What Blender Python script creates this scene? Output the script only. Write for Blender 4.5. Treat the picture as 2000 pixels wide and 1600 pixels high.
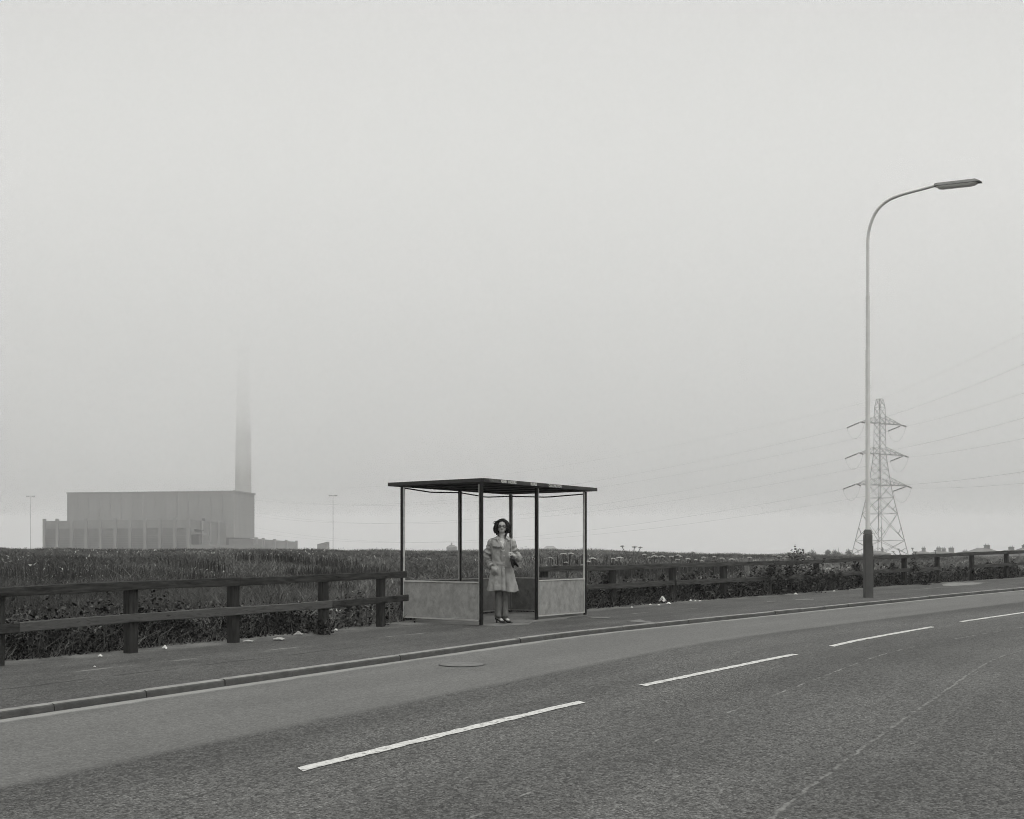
import bpy, bmesh, math, random
import numpy as np
from mathutils import Vector, Matrix, noise
random.seed(7)
rng = np.random.default_rng(11)
for o in list(bpy.data.objects): bpy.data.objects.remove(o)
sc = bpy.context.scene
R = math.radians
PI = math.pi

# ------------------------------------------------------------------ camera, sky, sun, exposure
EYE = 1.143
FP = 2200.0            # focal length in photo pixels (2000 wide)
HZ = 1080.0            # horizon row of the photo
cam_d = bpy.data.cameras.new('camera')
cam = bpy.data.objects.new('camera', cam_d)
sc.collection.objects.link(cam)
cam.location = (0, 0, EYE)
cam.rotation_euler = (R(90), 0, 0)
cam_d.sensor_width = 36
cam_d.lens = 36 * FP / 2000
cam_d.shift_y = (HZ - 800) / 2000
cam_d.clip_start = 0.1
cam_d.clip_end = 20000
sc.camera = cam

SUN_EL, SUN_AZ = R(48), R(138)          # azimuth clockwise from +Y: light comes from behind the camera, to the right
world = bpy.data.worlds.new('World')
sc.world = world
world.use_nodes = True
nt = world.node_tree
nt.nodes.clear()
sky = nt.nodes.new('ShaderNodeTexSky')
sky.sky_type = 'NISHITA'
sky.sun_disc = False
sky.sun_elevation = SUN_EL
sky.sun_rotation = SUN_AZ
sky.dust_density = 6
sky.air_density = 1.5
bw = nt.nodes.new('ShaderNodeRGBToBW')
mul = nt.nodes.new('ShaderNodeMath'); mul.operation = 'MULTIPLY'; mul.inputs[1].default_value = 0.25
add = nt.nodes.new('ShaderNodeMath'); add.operation = 'ADD'; add.inputs[1].default_value = 8.3
comb = nt.nodes.new('ShaderNodeCombineColor')
tint = nt.nodes.new('ShaderNodeMix'); tint.data_type = 'RGBA'; tint.blend_type = 'MULTIPLY'; tint.inputs[0].default_value = 1
tint.inputs[7].default_value = (1.0, 1.0, 0.975, 1)
bg = nt.nodes.new('ShaderNodeBackground'); bg.inputs[1].default_value = 0.148
wo = nt.nodes.new('ShaderNodeOutputWorld')
nt.links.new(sky.outputs[0], bw.inputs[0])
nt.links.new(bw.outputs[0], mul.inputs[0])
nt.links.new(mul.outputs[0], add.inputs[0])
# overcast brightness by height above the horizon
wtc = nt.nodes.new('ShaderNodeTexCoord'); wsep = nt.nodes.new('ShaderNodeSeparateXYZ'); nt.links.new(wtc.outputs['Generated'], wsep.inputs[0])
def wm(o, a, b):
    n = nt.nodes.new('ShaderNodeMath'); n.operation = o
    for k_, v_ in enumerate((a, b)):
        if isinstance(v_, (int, float)): n.inputs[k_].default_value = v_
        else: nt.links.new(v_, n.inputs[k_])
    return n.outputs[0]
zc_ = wm('MAXIMUM', wsep.outputs[2], 0.0)
glow = wm('MULTIPLY', wm('POWER', 2.718, wm('MULTIPLY', zc_, -6.0)), .54)
over = wm('ADD', wm('MULTIPLY', wm('POWER', zc_, 3.0), 1.68), 0.28)
wcurve = wm('ADD', glow, over)
grad = nt.nodes.new('ShaderNodeMath'); grad.operation = 'MULTIPLY'
nt.links.new(add.outputs[0], grad.inputs[0]); nt.links.new(wcurve, grad.inputs[1])
for i in range(3): nt.links.new(grad.outputs[0], comb.inputs[i])
nt.links.new(comb.outputs[0], tint.inputs[6])
nt.links.new(tint.outputs[2], bg.inputs[0])
nt.links.new(bg.outputs[0], wo.inputs[0])

sun_d = bpy.data.lights.new('sun', 'SUN')
sun_d.energy = 0.5
sun_d.angle = R(25)
sun_d.color = (1, 1, 0.985)
sun = bpy.data.objects.new('sun', sun_d)
sc.collection.objects.link(sun)
sd = Vector((math.sin(SUN_AZ) * math.cos(SUN_EL), math.cos(SUN_AZ) * math.cos(SUN_EL), math.sin(SUN_EL)))
sun.rotation_euler = sd.to_track_quat('Z', 'Y').to_euler()
sun.location = sd * 60

sc.view_settings.view_transform = 'Standard'
sc.view_settings.look = 'None'
sc.view_settings.exposure = 0.0
sc.view_settings.gamma = 1
sc.render.engine = 'CYCLES'
sc.cycles.max_bounces = 8
sc.cycles.diffuse_bounces = 3
sc.cycles.glossy_bounces = 2
sc.cycles.transmission_bounces = 4
sc.cycles.transparent_max_bounces = 8
sc.cycles.volume_bounces = 5
sc.cycles.use_denoising = True
sc.cycles.denoising_prefilter = 'FAST'
sc.cycles.filter_width = 1.0

# ------------------------------------------------------------------ materials (all grey: the photograph is black and white)
def gcol(v): return (v, v, v * 0.965, 1)

def mat(name, v, rough=0.85, var=0.0, scale=8.0, bump=0.0, bscale=60.0, spec=0.3, metal=0.0, detail=4, stretch=None, coords='Object', attr=False, stain=None):
    """stain: (value, low, high, scale) a second tone in irregular patches"""
    m = bpy.data.materials.new(name); m.use_nodes = True
    t = m.node_tree; N = t.nodes; L = t.links
    b = N['Principled BSDF']
    b.inputs['Roughness'].default_value = rough
    b.inputs['Metallic'].default_value = metal
    b.inputs['Specular IOR Level'].default_value = spec
    b.inputs['Base Color'].default_value = gcol(v)
    if not (var or bump or attr or stain): return m
    tc = N.new('ShaderNodeTexCoord')
    src = tc.outputs[coords]
    if stretch:
        mp = N.new('ShaderNodeMapping'); mp.inputs['Scale'].default_value = stretch
        L.new(src, mp.inputs[0]); src = mp.outputs[0]
    val = None
    if var:
        n = N.new('ShaderNodeTexNoise'); n.inputs['Scale'].default_value = scale; n.inputs['Detail'].default_value = detail; n.inputs['Roughness'].default_value = .62
        L.new(src, n.inputs['Vector'])
        mr = N.new('ShaderNodeMapRange'); mr.inputs['From Min'].default_value = .3; mr.inputs['From Max'].default_value = .7
        mr.inputs['To Min'].default_value = max(v * (1 - var), 0.002); mr.inputs['To Max'].default_value = v * (1 + var)
        L.new(n.outputs['Fac'], mr.inputs['Value']); val = mr.outputs[0]
    else:
        vn = N.new('ShaderNodeValue'); vn.outputs[0].default_value = v; val = vn.outputs[0]
    if stain:
        sv, lo, hi, ss = stain
        n2 = N.new('ShaderNodeTexNoise'); n2.inputs['Scale'].default_value = ss; n2.inputs['Detail'].default_value = 6; n2.inputs['Roughness'].default_value = .7
        L.new(src, n2.inputs['Vector'])
        m2 = N.new('ShaderNodeMapRange'); m2.inputs['From Min'].default_value = lo; m2.inputs['From Max'].default_value = hi
        L.new(n2.outputs['Fac'], m2.inputs['Value'])
        mx = N.new('ShaderNodeMix'); mx.data_type = 'FLOAT'
        L.new(m2.outputs[0], mx.inputs[0]); L.new(val, mx.inputs[2]); mx.inputs[3].default_value = sv
        val = mx.outputs[0]
    if attr:
        at = N.new('ShaderNodeAttribute'); at.attribute_name = 'tone'
        mm = N.new('ShaderNodeMath'); mm.operation = 'MULTIPLY'
        L.new(val, mm.inputs[0]); L.new(at.outputs['Fac'], mm.inputs[1]); val = mm.outputs[0]
    cc = N.new('ShaderNodeCombineColor')
    k = N.new('ShaderNodeMath'); k.operation = 'MULTIPLY'; k.inputs[1].default_value = .965
    L.new(val, k.inputs[0]); L.new(val, cc.inputs[0]); L.new(val, cc.inputs[1]); L.new(k.outputs[0], cc.inputs[2])
    L.new(cc.outputs[0], b.inputs['Base Color'])
    if bump:
        bn = N.new('ShaderNodeTexNoise'); bn.inputs['Scale'].default_value = bscale; bn.inputs['Detail'].default_value = 5
        L.new(src, bn.inputs['Vector'])
        bp = N.new('ShaderNodeBump'); bp.inputs['Strength'].default_value = bump; bp.inputs['Distance'].default_value = .02
        L.new(bn.outputs['Fac'], bp.inputs['Height']); L.new(bp.outputs[0], b.inputs['Normal'])
    return m

class G:
    """tiny expression helper for node maths"""
    def __init__(s, m):
        s.m = m; s.t = m.node_tree; s.N = s.t.nodes; s.L = s.t.links
    def put(s, sock, v):
        if isinstance(v, (int, float)): sock.default_value = v
        else: s.L.new(v, sock)
    def op(s, o, a, b=0.0, c=0.0, clamp=False):
        n = s.N.new('ShaderNodeMath'); n.operation = o; n.use_clamp = clamp
        s.put(n.inputs[0], a); s.put(n.inputs[1], b); s.put(n.inputs[2], c)
        return n.outputs[0]
    def noise(s, vec, scale, detail=3, rough=.5, dist=0.0):
        n = s.N.new('ShaderNodeTexNoise'); n.inputs['Scale'].default_value = scale; n.inputs['Detail'].default_value = detail
        n.inputs['Roughness'].default_value = rough; n.inputs['Distortion'].default_value = dist
        s.L.new(vec, n.inputs['Vector']); return n.outputs['Fac']
    def vor(s, vec, scale, feature='F1'):
        n = s.N.new('ShaderNodeTexVoronoi'); n.inputs['Scale'].default_value = scale; n.feature = feature
        s.L.new(vec, n.inputs['Vector']); return n
    def rng(s, v, a, b, lo=0.0, hi=1.0):
        n = s.N.new('ShaderNodeMapRange'); s.put(n.inputs['Value'], v)
        n.inputs['From Min'].default_value = a; n.inputs['From Max'].default_value = b
        n.inputs['To Min'].default_value = lo; n.inputs['To Max'].default_value = hi
        return n.outputs[0]
    def mix(s, f, a, b):
        n = s.N.new('ShaderNodeMix'); n.data_type = 'FLOAT'
        s.put(n.inputs[0], f); s.put(n.inputs[2], a); s.put(n.inputs[3], b); return n.outputs[0]
    def finish(s, val, rough=.9, bump_h=None, bump=.5, dist=.01, spec=.25):
        b = s.N['Principled BSDF']
        cc = s.N.new('ShaderNodeCombineColor')
        s.L.new(val, cc.inputs[0]); s.L.new(val, cc.inputs[1]); s.L.new(s.op('MULTIPLY', val, .965), cc.inputs[2])
        s.L.new(cc.outputs[0], b.inputs['Base Color'])
        b.inputs['Roughness'].default_value = rough
        b.inputs['Specular IOR Level'].default_value = spec
        if bump_h is not None:
            bp = s.N.new('ShaderNodeBump'); bp.inputs['Strength'].default_value = bump; bp.inputs['Distance'].default_value = dist
            s.L.new(bump_h, bp.inputs['Height']); s.L.new(bp.outputs[0], b.inputs['Normal'])

def newmat(name):
    m = bpy.data.materials.new(name); m.use_nodes = True
    return m, G(m)

def road_material():
    m, g = newmat('asphalt')
    uv = g.N.new('ShaderNodeUVMap'); uv.uv_map = 'UVMap'
    v = uv.outputs[0]
    sep = g.N.new('ShaderNodeSeparateXYZ'); g.L.new(v, sep.inputs[0])
    s_, d_ = sep.outputs[0], sep.outputs[1]
    wob = g.op('MULTIPLY', g.op('SUBTRACT', g.noise(v, 2.5, 4), .5), .10)
    dw = g.op('ADD', d_, wob)
    # aggregate grain
    v3 = g.vor(v, 48); chips = v3.outputs['Color']
    csep = g.N.new('ShaderNodeSeparateColor'); g.L.new(chips, csep.inputs[0])
    fine = g.noise(v, 70, 3, .7)
    mid = g.noise(v, 16, 3, .6)
    big = g.noise(v, .55, 4, .55)
    band_map = g.N.new('ShaderNodeMapping'); band_map.inputs['Scale'].default_value = (.06, 1.1, 1)
    g.L.new(v, band_map.inputs[0])
    bands = g.noise(band_map.outputs[0], 1.4, 3, .5)
    coarse = g.rng(csep.outputs[0], 0, 1, .030, .100)
    coarse = g.op('MULTIPLY', coarse, g.rng(fine, .32, .68, .10, 1.95))
    coarse = g.op('MULTIPLY', coarse, g.rng(mid, .3, .7, .80, 1.22))
    coarse = g.op('MULTIPLY', coarse, g.rng(bands, .35, .65, .84, 1.16))
    coarse = g.op('MULTIPLY', coarse, g.rng(big, .3, .7, .88, 1.14))
    pits = g.rng(g.vor(v, 23).outputs['Distance'], .02, .16, .45, 1.0)
    pitmask = g.rng(g.noise(v, 3.1, 3), .42, .62)
    coarse = g.op('MULTIPLY', coarse, g.mix(pitmask, 1.0, pits))
    smooth = g.rng(csep.outputs[1], 0, 1, .078, .122)
    smooth = g.op('MULTIPLY', smooth, g.rng(fine, .3, .7, .62, 1.38))
    smooth = g.op('MULTIPLY', smooth, g.rng(bands, .35, .65, .93, 1.08))
    smooth = g.op('MULTIPLY', smooth, g.rng(big, .3, .7, .93, 1.07))
    lane = g.rng(dw, 2.0, 2.15)
    val = g.mix(lane, smooth, coarse)
    # darker tarry edge of the coarse surfacing
    edge = g.op('MULTIPLY', lane, g.rng(dw, 2.12, 2.75, 1, 0))
    val = g.op('MULTIPLY', val, g.rng(edge, 0, 1, 1, .82))
    # second construction joint further out
    j2 = g.rng(g.op('ABSOLUTE', g.op('SUBTRACT', dw, 4.55)), .0, .5, .88, 1)
    val = g.op('MULTIPLY', val, j2)
    polished = g.rng(g.op('ABSOLUTE', g.op('SUBTRACT', dw, 5.05)), .0, .45, 1.14, 1)
    val = g.op('MULTIPLY', val, polished)
    # long open seam
    cw = g.op('ADD', d_, g.op('MULTIPLY', g.op('SUBTRACT', g.noise(v, 5.5, 5, .65), .5), .09))
    cd = g.op('ABSOLUTE', g.op('SUBTRACT', cw, 5.72))
    seam = g.op('MULTIPLY', g.rng(cd, .005, .014, 1, 0), g.rng(g.noise(v, 9, 3), .38, .55))
    val = g.mix(g.op('MULTIPLY', seam, .40), val, .26)
    dseam = g.rng(g.op('ABSOLUTE', g.op('SUBTRACT', cw, 5.745)), .004, .012, 1, 0)
    val = g.mix(g.op('MULTIPLY', dseam, .5), val, .05)
    cd2 = g.op('ABSOLUTE', g.op('SUBTRACT', cw, 4.52))
    seam2 = g.op('MULTIPLY', g.rng(cd2, .004, .012, 1, 0), g.rng(g.noise(v, 3, 3), .5, .62))
    val = g.mix(g.op('MULTIPLY', seam2, .5), val, .34)
    # pale grit washed against the kerb and dark crumbs in it
    ge = g.op('ADD', d_, g.op('MULTIPLY', g.op('SUBTRACT', g.noise(v, 1.3, 5, .6), .5), .22))
    grit = g.rng(ge, .10, .17, 1, 0)
    val = g.mix(grit, val, g.op('MULTIPLY', g.rng(fine, .3, .7, .17, .27), 1.0))
    cr = g.vor(v, 11)
    crs = g.N.new('ShaderNodeSeparateColor'); g.L.new(cr.outputs['Color'], crs.inputs[0])
    crumb = g.op('MULTIPLY', g.rng(cr.outputs['Distance'], .10, .17, 1, 0), g.rng(crs.outputs[0], .80, .84))
    crumb = g.op('MULTIPLY', crumb, g.rng(d_, .15, .42, 1, 0))
    val = g.mix(g.op('MULTIPLY', crumb, .85), val, .03)
    # pale chippings scattered everywhere
    wc = g.vor(v, 14)
    wcs = g.N.new('ShaderNodeSeparateColor'); g.L.new(wc.outputs['Color'], wcs.inputs[0])
    white = g.op('MULTIPLY', g.rng(wc.outputs['Distance'], .06, .12, 1, 0), g.rng(wcs.outputs[1], .93, .95))
    val = g.mix(g.op('MULTIPLY', white, .5), val, .42)
    h = g.op('ADD', g.op('MULTIPLY', fine, .6), g.op('MULTIPLY', v3.outputs['Distance'], -.6))
    h = g.op('MULTIPLY', h, g.mix(lane, .35, 1.0))
    g.finish(val, .88, h, .55, .010, .3)
    return m

def pavement_material():
    m, g = newmat('pavement_asphalt')
    uv = g.N.new('ShaderNodeUVMap'); uv.uv_map = 'UVMap'
    v = uv.outputs[0]
    sep = g.N.new('ShaderNodeSeparateXYZ'); g.L.new(v, sep.inputs[0])
    s_, d_ = sep.outputs[0], sep.outputs[1]
    v3 = g.vor(v, 60)
    csep = g.N.new('ShaderNodeSeparateColor'); g.L.new(v3.outputs['Color'], csep.inputs[0])
    fine = g.noise(v, 80, 3, .7)
    mid = g.noise(v, 9, 4, .6)
    big = g.noise(v, .9, 4, .6)
    bm = g.N.new('ShaderNodeMapping'); bm.inputs['Scale'].default_value = (.12, 1.4, 1); g.L.new(v, bm.inputs[0])
    bands = g.noise(bm.outputs[0], 1.6, 3)
    val = g.rng(csep.outputs[0], 0, 1, .036, .078)
    for a in (g.rng(fine, .32, .68, .20, 1.85), g.rng(g.noise(v, 26, 3), .3, .7, .70, 1.3), g.rng(mid, .3, .7, .80, 1.2), g.rng(big, .3, .7, .80, 1.22), g.rng(bands, .35, .65, .85, 1.15)):
        val = g.op('MULTIPLY', val, a)
    # trench seam with pale and dark stretches
    cw = g.op('ADD', d_, g.op('MULTIPLY', g.op('SUBTRACT', g.noise(v, 1.1, 5, .6), .5), .28))
    cd = g.op('ABSOLUTE', g.op('ADD', cw, 1.12))
    on = g.rng(s_, 14.5, 16.5, 1, 0)
    seam = g.op('MULTIPLY', g.op('MULTIPLY', g.rng(cd, .018, .045, 1, 0), g.rng(g.noise(v, 1.7, 3), .36, .52)), on)
    val = g.mix(g.op('MULTIPLY', seam, .85), val, .025)
    pale = g.op('MULTIPLY', g.rng(g.op('ABSOLUTE', g.op('ADD', cw, 1.75)), .01, .05, 1, 0), g.rng(g.noise(v, 1.4, 3), .52, .64))
    val = g.mix(g.op('MULTIPLY', pale, .45), val, .30)
    # dusty back edge
    back = g.op('MULTIPLY', g.rng(cw, -3.1, -2.7, 1, 0), g.rng(g.noise(v, 1.6, 5, .7), .40, .6))
    val = g.mix(g.op('MULTIPLY', back, .55), val, g.rng(fine, .3, .7, .16, .28))
    w = g.vor(v, 13); ws = g.N.new('ShaderNodeSeparateColor'); g.L.new(w.outputs['Color'], ws.inputs[0])
    white = g.op('MULTIPLY', g.rng(w.outputs['Distance'], .07, .14, 1, 0), g.rng(ws.outputs[1], .92, .94))
    val = g.mix(g.op('MULTIPLY', white, .55), val, .45)
    g.finish(val, .9, fine, .6, .012)
    return m

M = {}
M['road'] = road_material()
M['pavement'] = pavement_material()
M['kerb_top'] = mat('kerb_concrete', .20, .85, .22, 5, .35, 90, coords='Object', stain=(.20, .55, .75, 2.2))
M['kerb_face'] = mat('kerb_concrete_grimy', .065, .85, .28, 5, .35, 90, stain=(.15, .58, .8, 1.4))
M['slab'] = mat('slab_concrete', .135, .85, .25, 3.5, .3, 110, stain=(.075, .52, .72, 2.2))
M['paint'] = mat('road_paint', .52, .7, .16, 25, .6, 120, stain=(.13, .54, .62, 20))
M['iron'] = mat('cast_iron', .04, .55, .3, 30, metal=.3)
M['iron_worn'] = mat('cast_iron_worn', .115, .7, .25, 40)
M['soil'] = mat('field_soil', .034, 1, .35, 1.3, .7, 30, spec=.1)
M['post'] = mat('dark_painted_steel', .010, .6, .35, 9, .1, 60, spec=.2, stain=(.055, .60, .72, 14))
M['roof'] = mat('roof_steel', .010, .6, .3, 5, .1, 60, stain=(.03, .5, .7, 3))
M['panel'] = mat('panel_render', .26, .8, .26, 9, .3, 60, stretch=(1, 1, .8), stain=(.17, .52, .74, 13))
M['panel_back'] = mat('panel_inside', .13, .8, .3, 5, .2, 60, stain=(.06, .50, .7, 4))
M['alu'] = mat('aluminium', .6, .42, .15, 20, metal=.6, spec=.5)
M['alu_dull'] = mat('aluminium_dull', .30, .5, .2, 20, metal=.4)
M['letter'] = mat('white_lettering', .62, .7, .3, 60)
M['letter_dim'] = mat('faded_lettering', .13, .7, .3, 60)
M['timber'] = mat('fence_timber', .034, .95, spec=.08, var=.5, scale=6, bump=.7, bscale=22, stretch=(5, 5, .5), stain=(.014, .52, .70, 2.5), detail=7)
M['timber_rail'] = mat('rail_timber', .046, .95, .5, 2.2, .7, 20, spec=.08, stretch=(1.6, 1.6, 14), stain=(.016, .54, .68, 1.6), detail=7)
M['timber_grey'] = mat('rail_timber_grey', .066, .95, .5, 2.2, .7, 20, spec=.08, stretch=(1.6, 1.6, 14), stain=(.025, .54, .68, 1.6), detail=7)
M['timber_new'] = mat('rail_timber_pale', .085, .85, .45, 2.2, .7, 20, stretch=(1.6, 1.6, 12), stain=(.03, .56, .66, 2.2), detail=7)
M['lamp_col'] = mat('lamp_column_paint', .66, .5, .12, 3, spec=.4)
M['lamp_base'] = mat('lamp_base_paint', .062, .6, .18, 6, spec=.4)
M['lamp_hood'] = mat('lamp_hood', .11, .5, .2, 12, metal=.2)
M['steel'] = mat('galvanised_steel', .30, .6, .2, .5)
M['insulator'] = mat('glazed_insulator', .12, .3)
M['cable'] = mat('cable', .20, .6)
M['concrete'] = mat('far_concrete', .26, .9, .14, .05, stretch=(1, 1, .35), stain=(.21, .5, .75, .09))
M['concrete_stack'] = mat('stack_concrete', .50, .9, .08, .1)
M['concrete_light'] = mat('far_concrete_pale', .265, .9, .08, .1)
M['cladding'] = mat('far_cladding', .19, .9, .10, .12, stain=(.16, .5, .7, .3))
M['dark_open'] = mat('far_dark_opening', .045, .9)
M['brick'] = mat('house_brick', .17, .9, .15, 1)
M['slate'] = mat('house_slate', .15, .8, .15, 1)
M['grass'] = mat('grass', .125, .8, .50, .45, attr=True, spec=.15, detail=6)
M['weed'] = mat('weed_leaf', .018, .6, .30, .8, attr=True, spec=.06)
M['bramble'] = mat('bramble_leaf', .026, .65, .2, 2, attr=True, spec=.08)
M['stem'] = mat('plant_stem', .07, .7)
M['umbel'] = mat('umbel_floret', .38, .8, .2, 60)
M['tree_leaf'] = mat('tree_leaf', .07, .7, .2, .5, attr=True)
M['bark'] = mat('bark', .06, .9, .3, 6)
M['litter'] = mat('paper_litter', .60, .8, .2, 20)
M['litter_dim'] = mat('grey_litter', .30, .7, .25, 15)
M['skin'] = mat('skin', .43, .55, .05, 20, spec=.35)
M['lip'] = mat('lip', .14, .5)
M['eye'] = mat('eye_dark', .03, .3)
M['hair'] = mat('hair', .007, .6, .5, 60, .8, 120, spec=.2, stretch=(1, 1, .25))
M['coat'] = mat('coat_cotton', .285, .85, .12, 10, .5, 22, spec=.15)
M['coat_dark'] = mat('coat_lining', .05, .9)
M['button'] = mat('button', .55, .4)
M['blouse'] = mat('blouse_print', .5, .8, .6, 70)
M['trouser'] = mat('trouser_cloth', .13, .9, .15, 12, .3, 30)
M['shoe'] = mat('black_leather', .010, .3, spec=.5)
M['glove'] = mat('black_glove', .010, .6)
M['frame_dark'] = mat('spectacle_frame', .012, .25, spec=.5)
gl = bpy.data.materials.new('lamp_bowl'); gl.use_nodes = True
_b = gl.node_tree.nodes['Principled BSDF']; _b.inputs['Base Color'].default_value = gcol(.9); _b.inputs['Roughness'].default_value = .12
_b.inputs['Transmission Weight'].default_value = .3; _b.inputs['IOR'].default_value = 1.12
M['bowl'] = gl

# ------------------------------------------------------------------ mesh helpers
class MB:
    def __init__(s): s.v = []; s.f = []; s.mi = []; s.cur = 0
    def add(s, vs, fs):
        n = len(s.v); s.v.extend([tuple(p) for p in vs]); s.f.extend([tuple(i + n for i in q) for q in fs]); s.mi.extend([s.cur] * len(fs))
    def box(s, c, size, ax=None, bev=0.0):
        """c centre, size full lengths, ax: 3 axis vectors"""
        c = Vector(c)
        ax = [Vector(a) for a in ax] if ax else [Vector((1, 0, 0)), Vector((0, 1, 0)), Vector((0, 0, 1))]
        h = [x / 2 for x in size]
        if bev <= 0:
            vs = [c + ax[0] * (h[0] * i) + ax[1] * (h[1] * j) + ax[2] * (h[2] * k) for k in (-1, 1) for j in (-1, 1) for i in (-1, 1)]
            s.add(vs, [(0, 2, 3, 1), (4, 5, 7, 6), (0, 1, 5, 4), (2, 6, 7, 3), (0, 4, 6, 2), (1, 3, 7, 5)])
            return
        b = min(bev, min(h) * .9)
        bmx = bmesh.new(); bmesh.ops.create_cube(bmx, size=2)
        for v in bmx.verts: v.co = Vector((v.co.x * h[0], v.co.y * h[1], v.co.z * h[2]))
        bmesh.ops.bevel(bmx, geom=bmx.edges[:], offset=b, segments=2, affect='EDGES', profile=.5)
        vs = [c + ax[0] * v.co.x + ax[1] * v.co.y + ax[2] * v.co.z for v in bmx.verts]
        s.add(vs, [tuple(v.index for v in f.verts) for f in bmx.faces]); bmx.free()
    def beam(s, a, b, w, h, up=(0, 0, 1), bev=0.0):
        a = Vector(a); b = Vector(b); d = (b - a); L = d.length; d.normalize()
        side = d.cross(Vector(up))
        if side.length < 1e-4: side = d.cross(Vector((1, 0, 0)))
        side.normalize(); u = side.cross(d)
        s.box((a + b) / 2, (L, w, h), (d, side, u), bev)
    def tube(s, pts, rad, n=8, caps=True, sx=None):
        pts = [Vector(p) for p in pts]
        rad = [rad] * len(pts) if isinstance(rad, (int, float)) else rad
        rings = []
        prev = None
        for i, p in enumerate(pts):
            t = (pts[min(i + 1, len(pts) - 1)] - pts[max(i - 1, 0)])
            if t.length < 1e-9: t = Vector((0, 0, 1))
            t.normalize()
            if prev is None:
                a = t.cross(Vector((0, 0, 1)))
                if a.length < .05: a = t.cross(Vector((0, 1, 0)))
            else:
                a = prev - t * prev.dot(t)
            a.normalize(); prev = a; b = t.cross(a)
            r = rad[i]
            rx, ry = (r if isinstance(r, tuple) else (r, r))
            rings.append([p + a * (rx * math.cos(2 * PI * k / n)) + b * (ry * math.sin(2 * PI * k / n)) for k in range(n)])
        s.loft(rings, caps)
    def loft(s, rings, caps=True, closed=True):
        n = len(rings[0]); vs = [p for r in rings for p in r]; fs = []
        for i in range(len(rings) - 1):
            for k in range(n if closed else n - 1):
                fs.append((i * n + k, i * n + (k + 1) % n, (i + 1) * n + (k + 1) % n, (i + 1) * n + k))
        if caps:
            fs.append(tuple(reversed(range(n)))); fs.append(tuple(range((len(rings) - 1) * n, len(rings) * n)))
        s.add(vs, fs)
    def ell(s, c, r, nu=16, nv=10, ax=None):
        c = Vector(c); r = r if isinstance(r, tuple) else (r, r, r)
        ax = [Vector(a).normalized() for a in ax] if ax else [Vector((1, 0, 0)), Vector((0, 1, 0)), Vector((0, 0, 1))]
        vs = []; fs = []
        for j in range(1, nv):
            th = PI * j / nv
            for i in range(nu):
                ph = 2 * PI * i / nu
                vs.append(c + ax[0] * (r[0] * math.sin(th) * math.cos(ph)) + ax[1] * (r[1] * math.sin(th) * math.sin(ph)) + ax[2] * (r[2] * math.cos(th)))
        top = len(vs); vs.append(c + ax[2] * r[2]); bot = len(vs); vs.append(c - ax[2] * r[2])
        for j in range(nv - 2):
            for i in range(nu):
                fs.append((j * nu + i, (j + 1) * nu + i, (j + 1) * nu + (i + 1) % nu, j * nu + (i + 1) % nu))
        for i in range(nu):
            fs.append((top, i, (i + 1) % nu)); fs.append((bot, (nv - 2) * nu + (i + 1) % nu, (nv - 2) * nu + i))
        s.add(vs, fs)
    def prism(s, foot, z0, z1):
        n = len(foot)
        vs = [(x, y, z0) for x, y in foot] + [(x, y, z1) for x, y in foot]
        fs = [tuple(reversed(range(n))), tuple(range(n, 2 * n))] + [(k, (k + 1) % n, n + (k + 1) % n, n + k) for k in range(n)]
        s.add(vs, fs)

def obj(name, mb, mats, parent=None, smooth=False, loc=None):
    if not isinstance(mats, (list, tuple)): mats = [mats]
    me = bpy.data.meshes.new(name)
    off = Vector((0, 0, 0))
    if parent is not None: off = wloc(parent)
    elif loc is not None: off = Vector(loc)
    me.from_pydata([(p[0] - off.x, p[1] - off.y, p[2] - off.z) for p in mb.v], [], mb.f)
    for m_ in mats: me.materials.append(m_)
    if len(mats) > 1: me.polygons.foreach_set('material_index', mb.mi)
    if smooth: me.polygons.foreach_set('use_smooth', [True] * len(me.polygons))
    me.update()
    bmx = bmesh.new(); bmx.from_mesh(me); bmesh.ops.recalc_face_normals(bmx, faces=bmx.faces); bmx.to_mesh(me); bmx.free()
    o = bpy.data.objects.new(name, me); sc.collection.objects.link(o)
    if parent is not None: o.parent = parent
    elif loc is not None: o.location = loc
    return o

def wloc(o):
    v = Vector(o.location)
    while o.parent is not None:
        o = o.parent; v = v + Vector(o.location)
    return v

def tag(o, label=None, cat=None, group=None, kind=None):
    if label: o['label'] = label
    if cat: o['category'] = cat
    if group: o['group'] = group
    if kind: o['kind'] = kind
    return o

def empty(name, loc):
    o = bpy.data.objects.new(name, None); sc.collection.objects.link(o); o.location = loc; o.empty_display_size = .3
    return o

def copy_tree(o, parent=None):
    c = o.copy(); sc.collection.objects.link(c); c.parent = parent
    for ch in [x for x in sc.objects if x.parent == o]: copy_tree(ch, c)
    return c

def np_mesh(name, verts, faces_n, mats, tone=None, parent=None):
    """verts (N,3); faces: int array (F,k)"""
    me = bpy.data.meshes.new(name)
    F, k = faces_n.shape
    me.vertices.add(len(verts)); me.vertices.foreach_set('co', np.asarray(verts, dtype=np.float32).ravel())
    me.loops.add(F * k); me.loops.foreach_set('vertex_index', faces_n.astype(np.int32).ravel())
    me.polygons.add(F); me.polygons.foreach_set('loop_start', np.arange(0, F * k, k, dtype=np.int32))
    try: me.polygons.foreach_set('loop_total', np.full(F, k, dtype=np.int32))
    except Exception: pass
    if tone is not None:
        a = me.attributes.new('tone', 'FLOAT', 'POINT'); a.data.foreach_set('value', np.asarray(tone, dtype=np.float32))
    me.materials.append(mats)
    me.update(calc_edges=True); me.validate()
    o = bpy.data.objects.new(name, me); sc.collection.objects.link(o)
    if parent is not None:
        o.parent = parent
        w = wloc(parent); me.transform(Matrix.Translation(-w))
    return o

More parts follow.
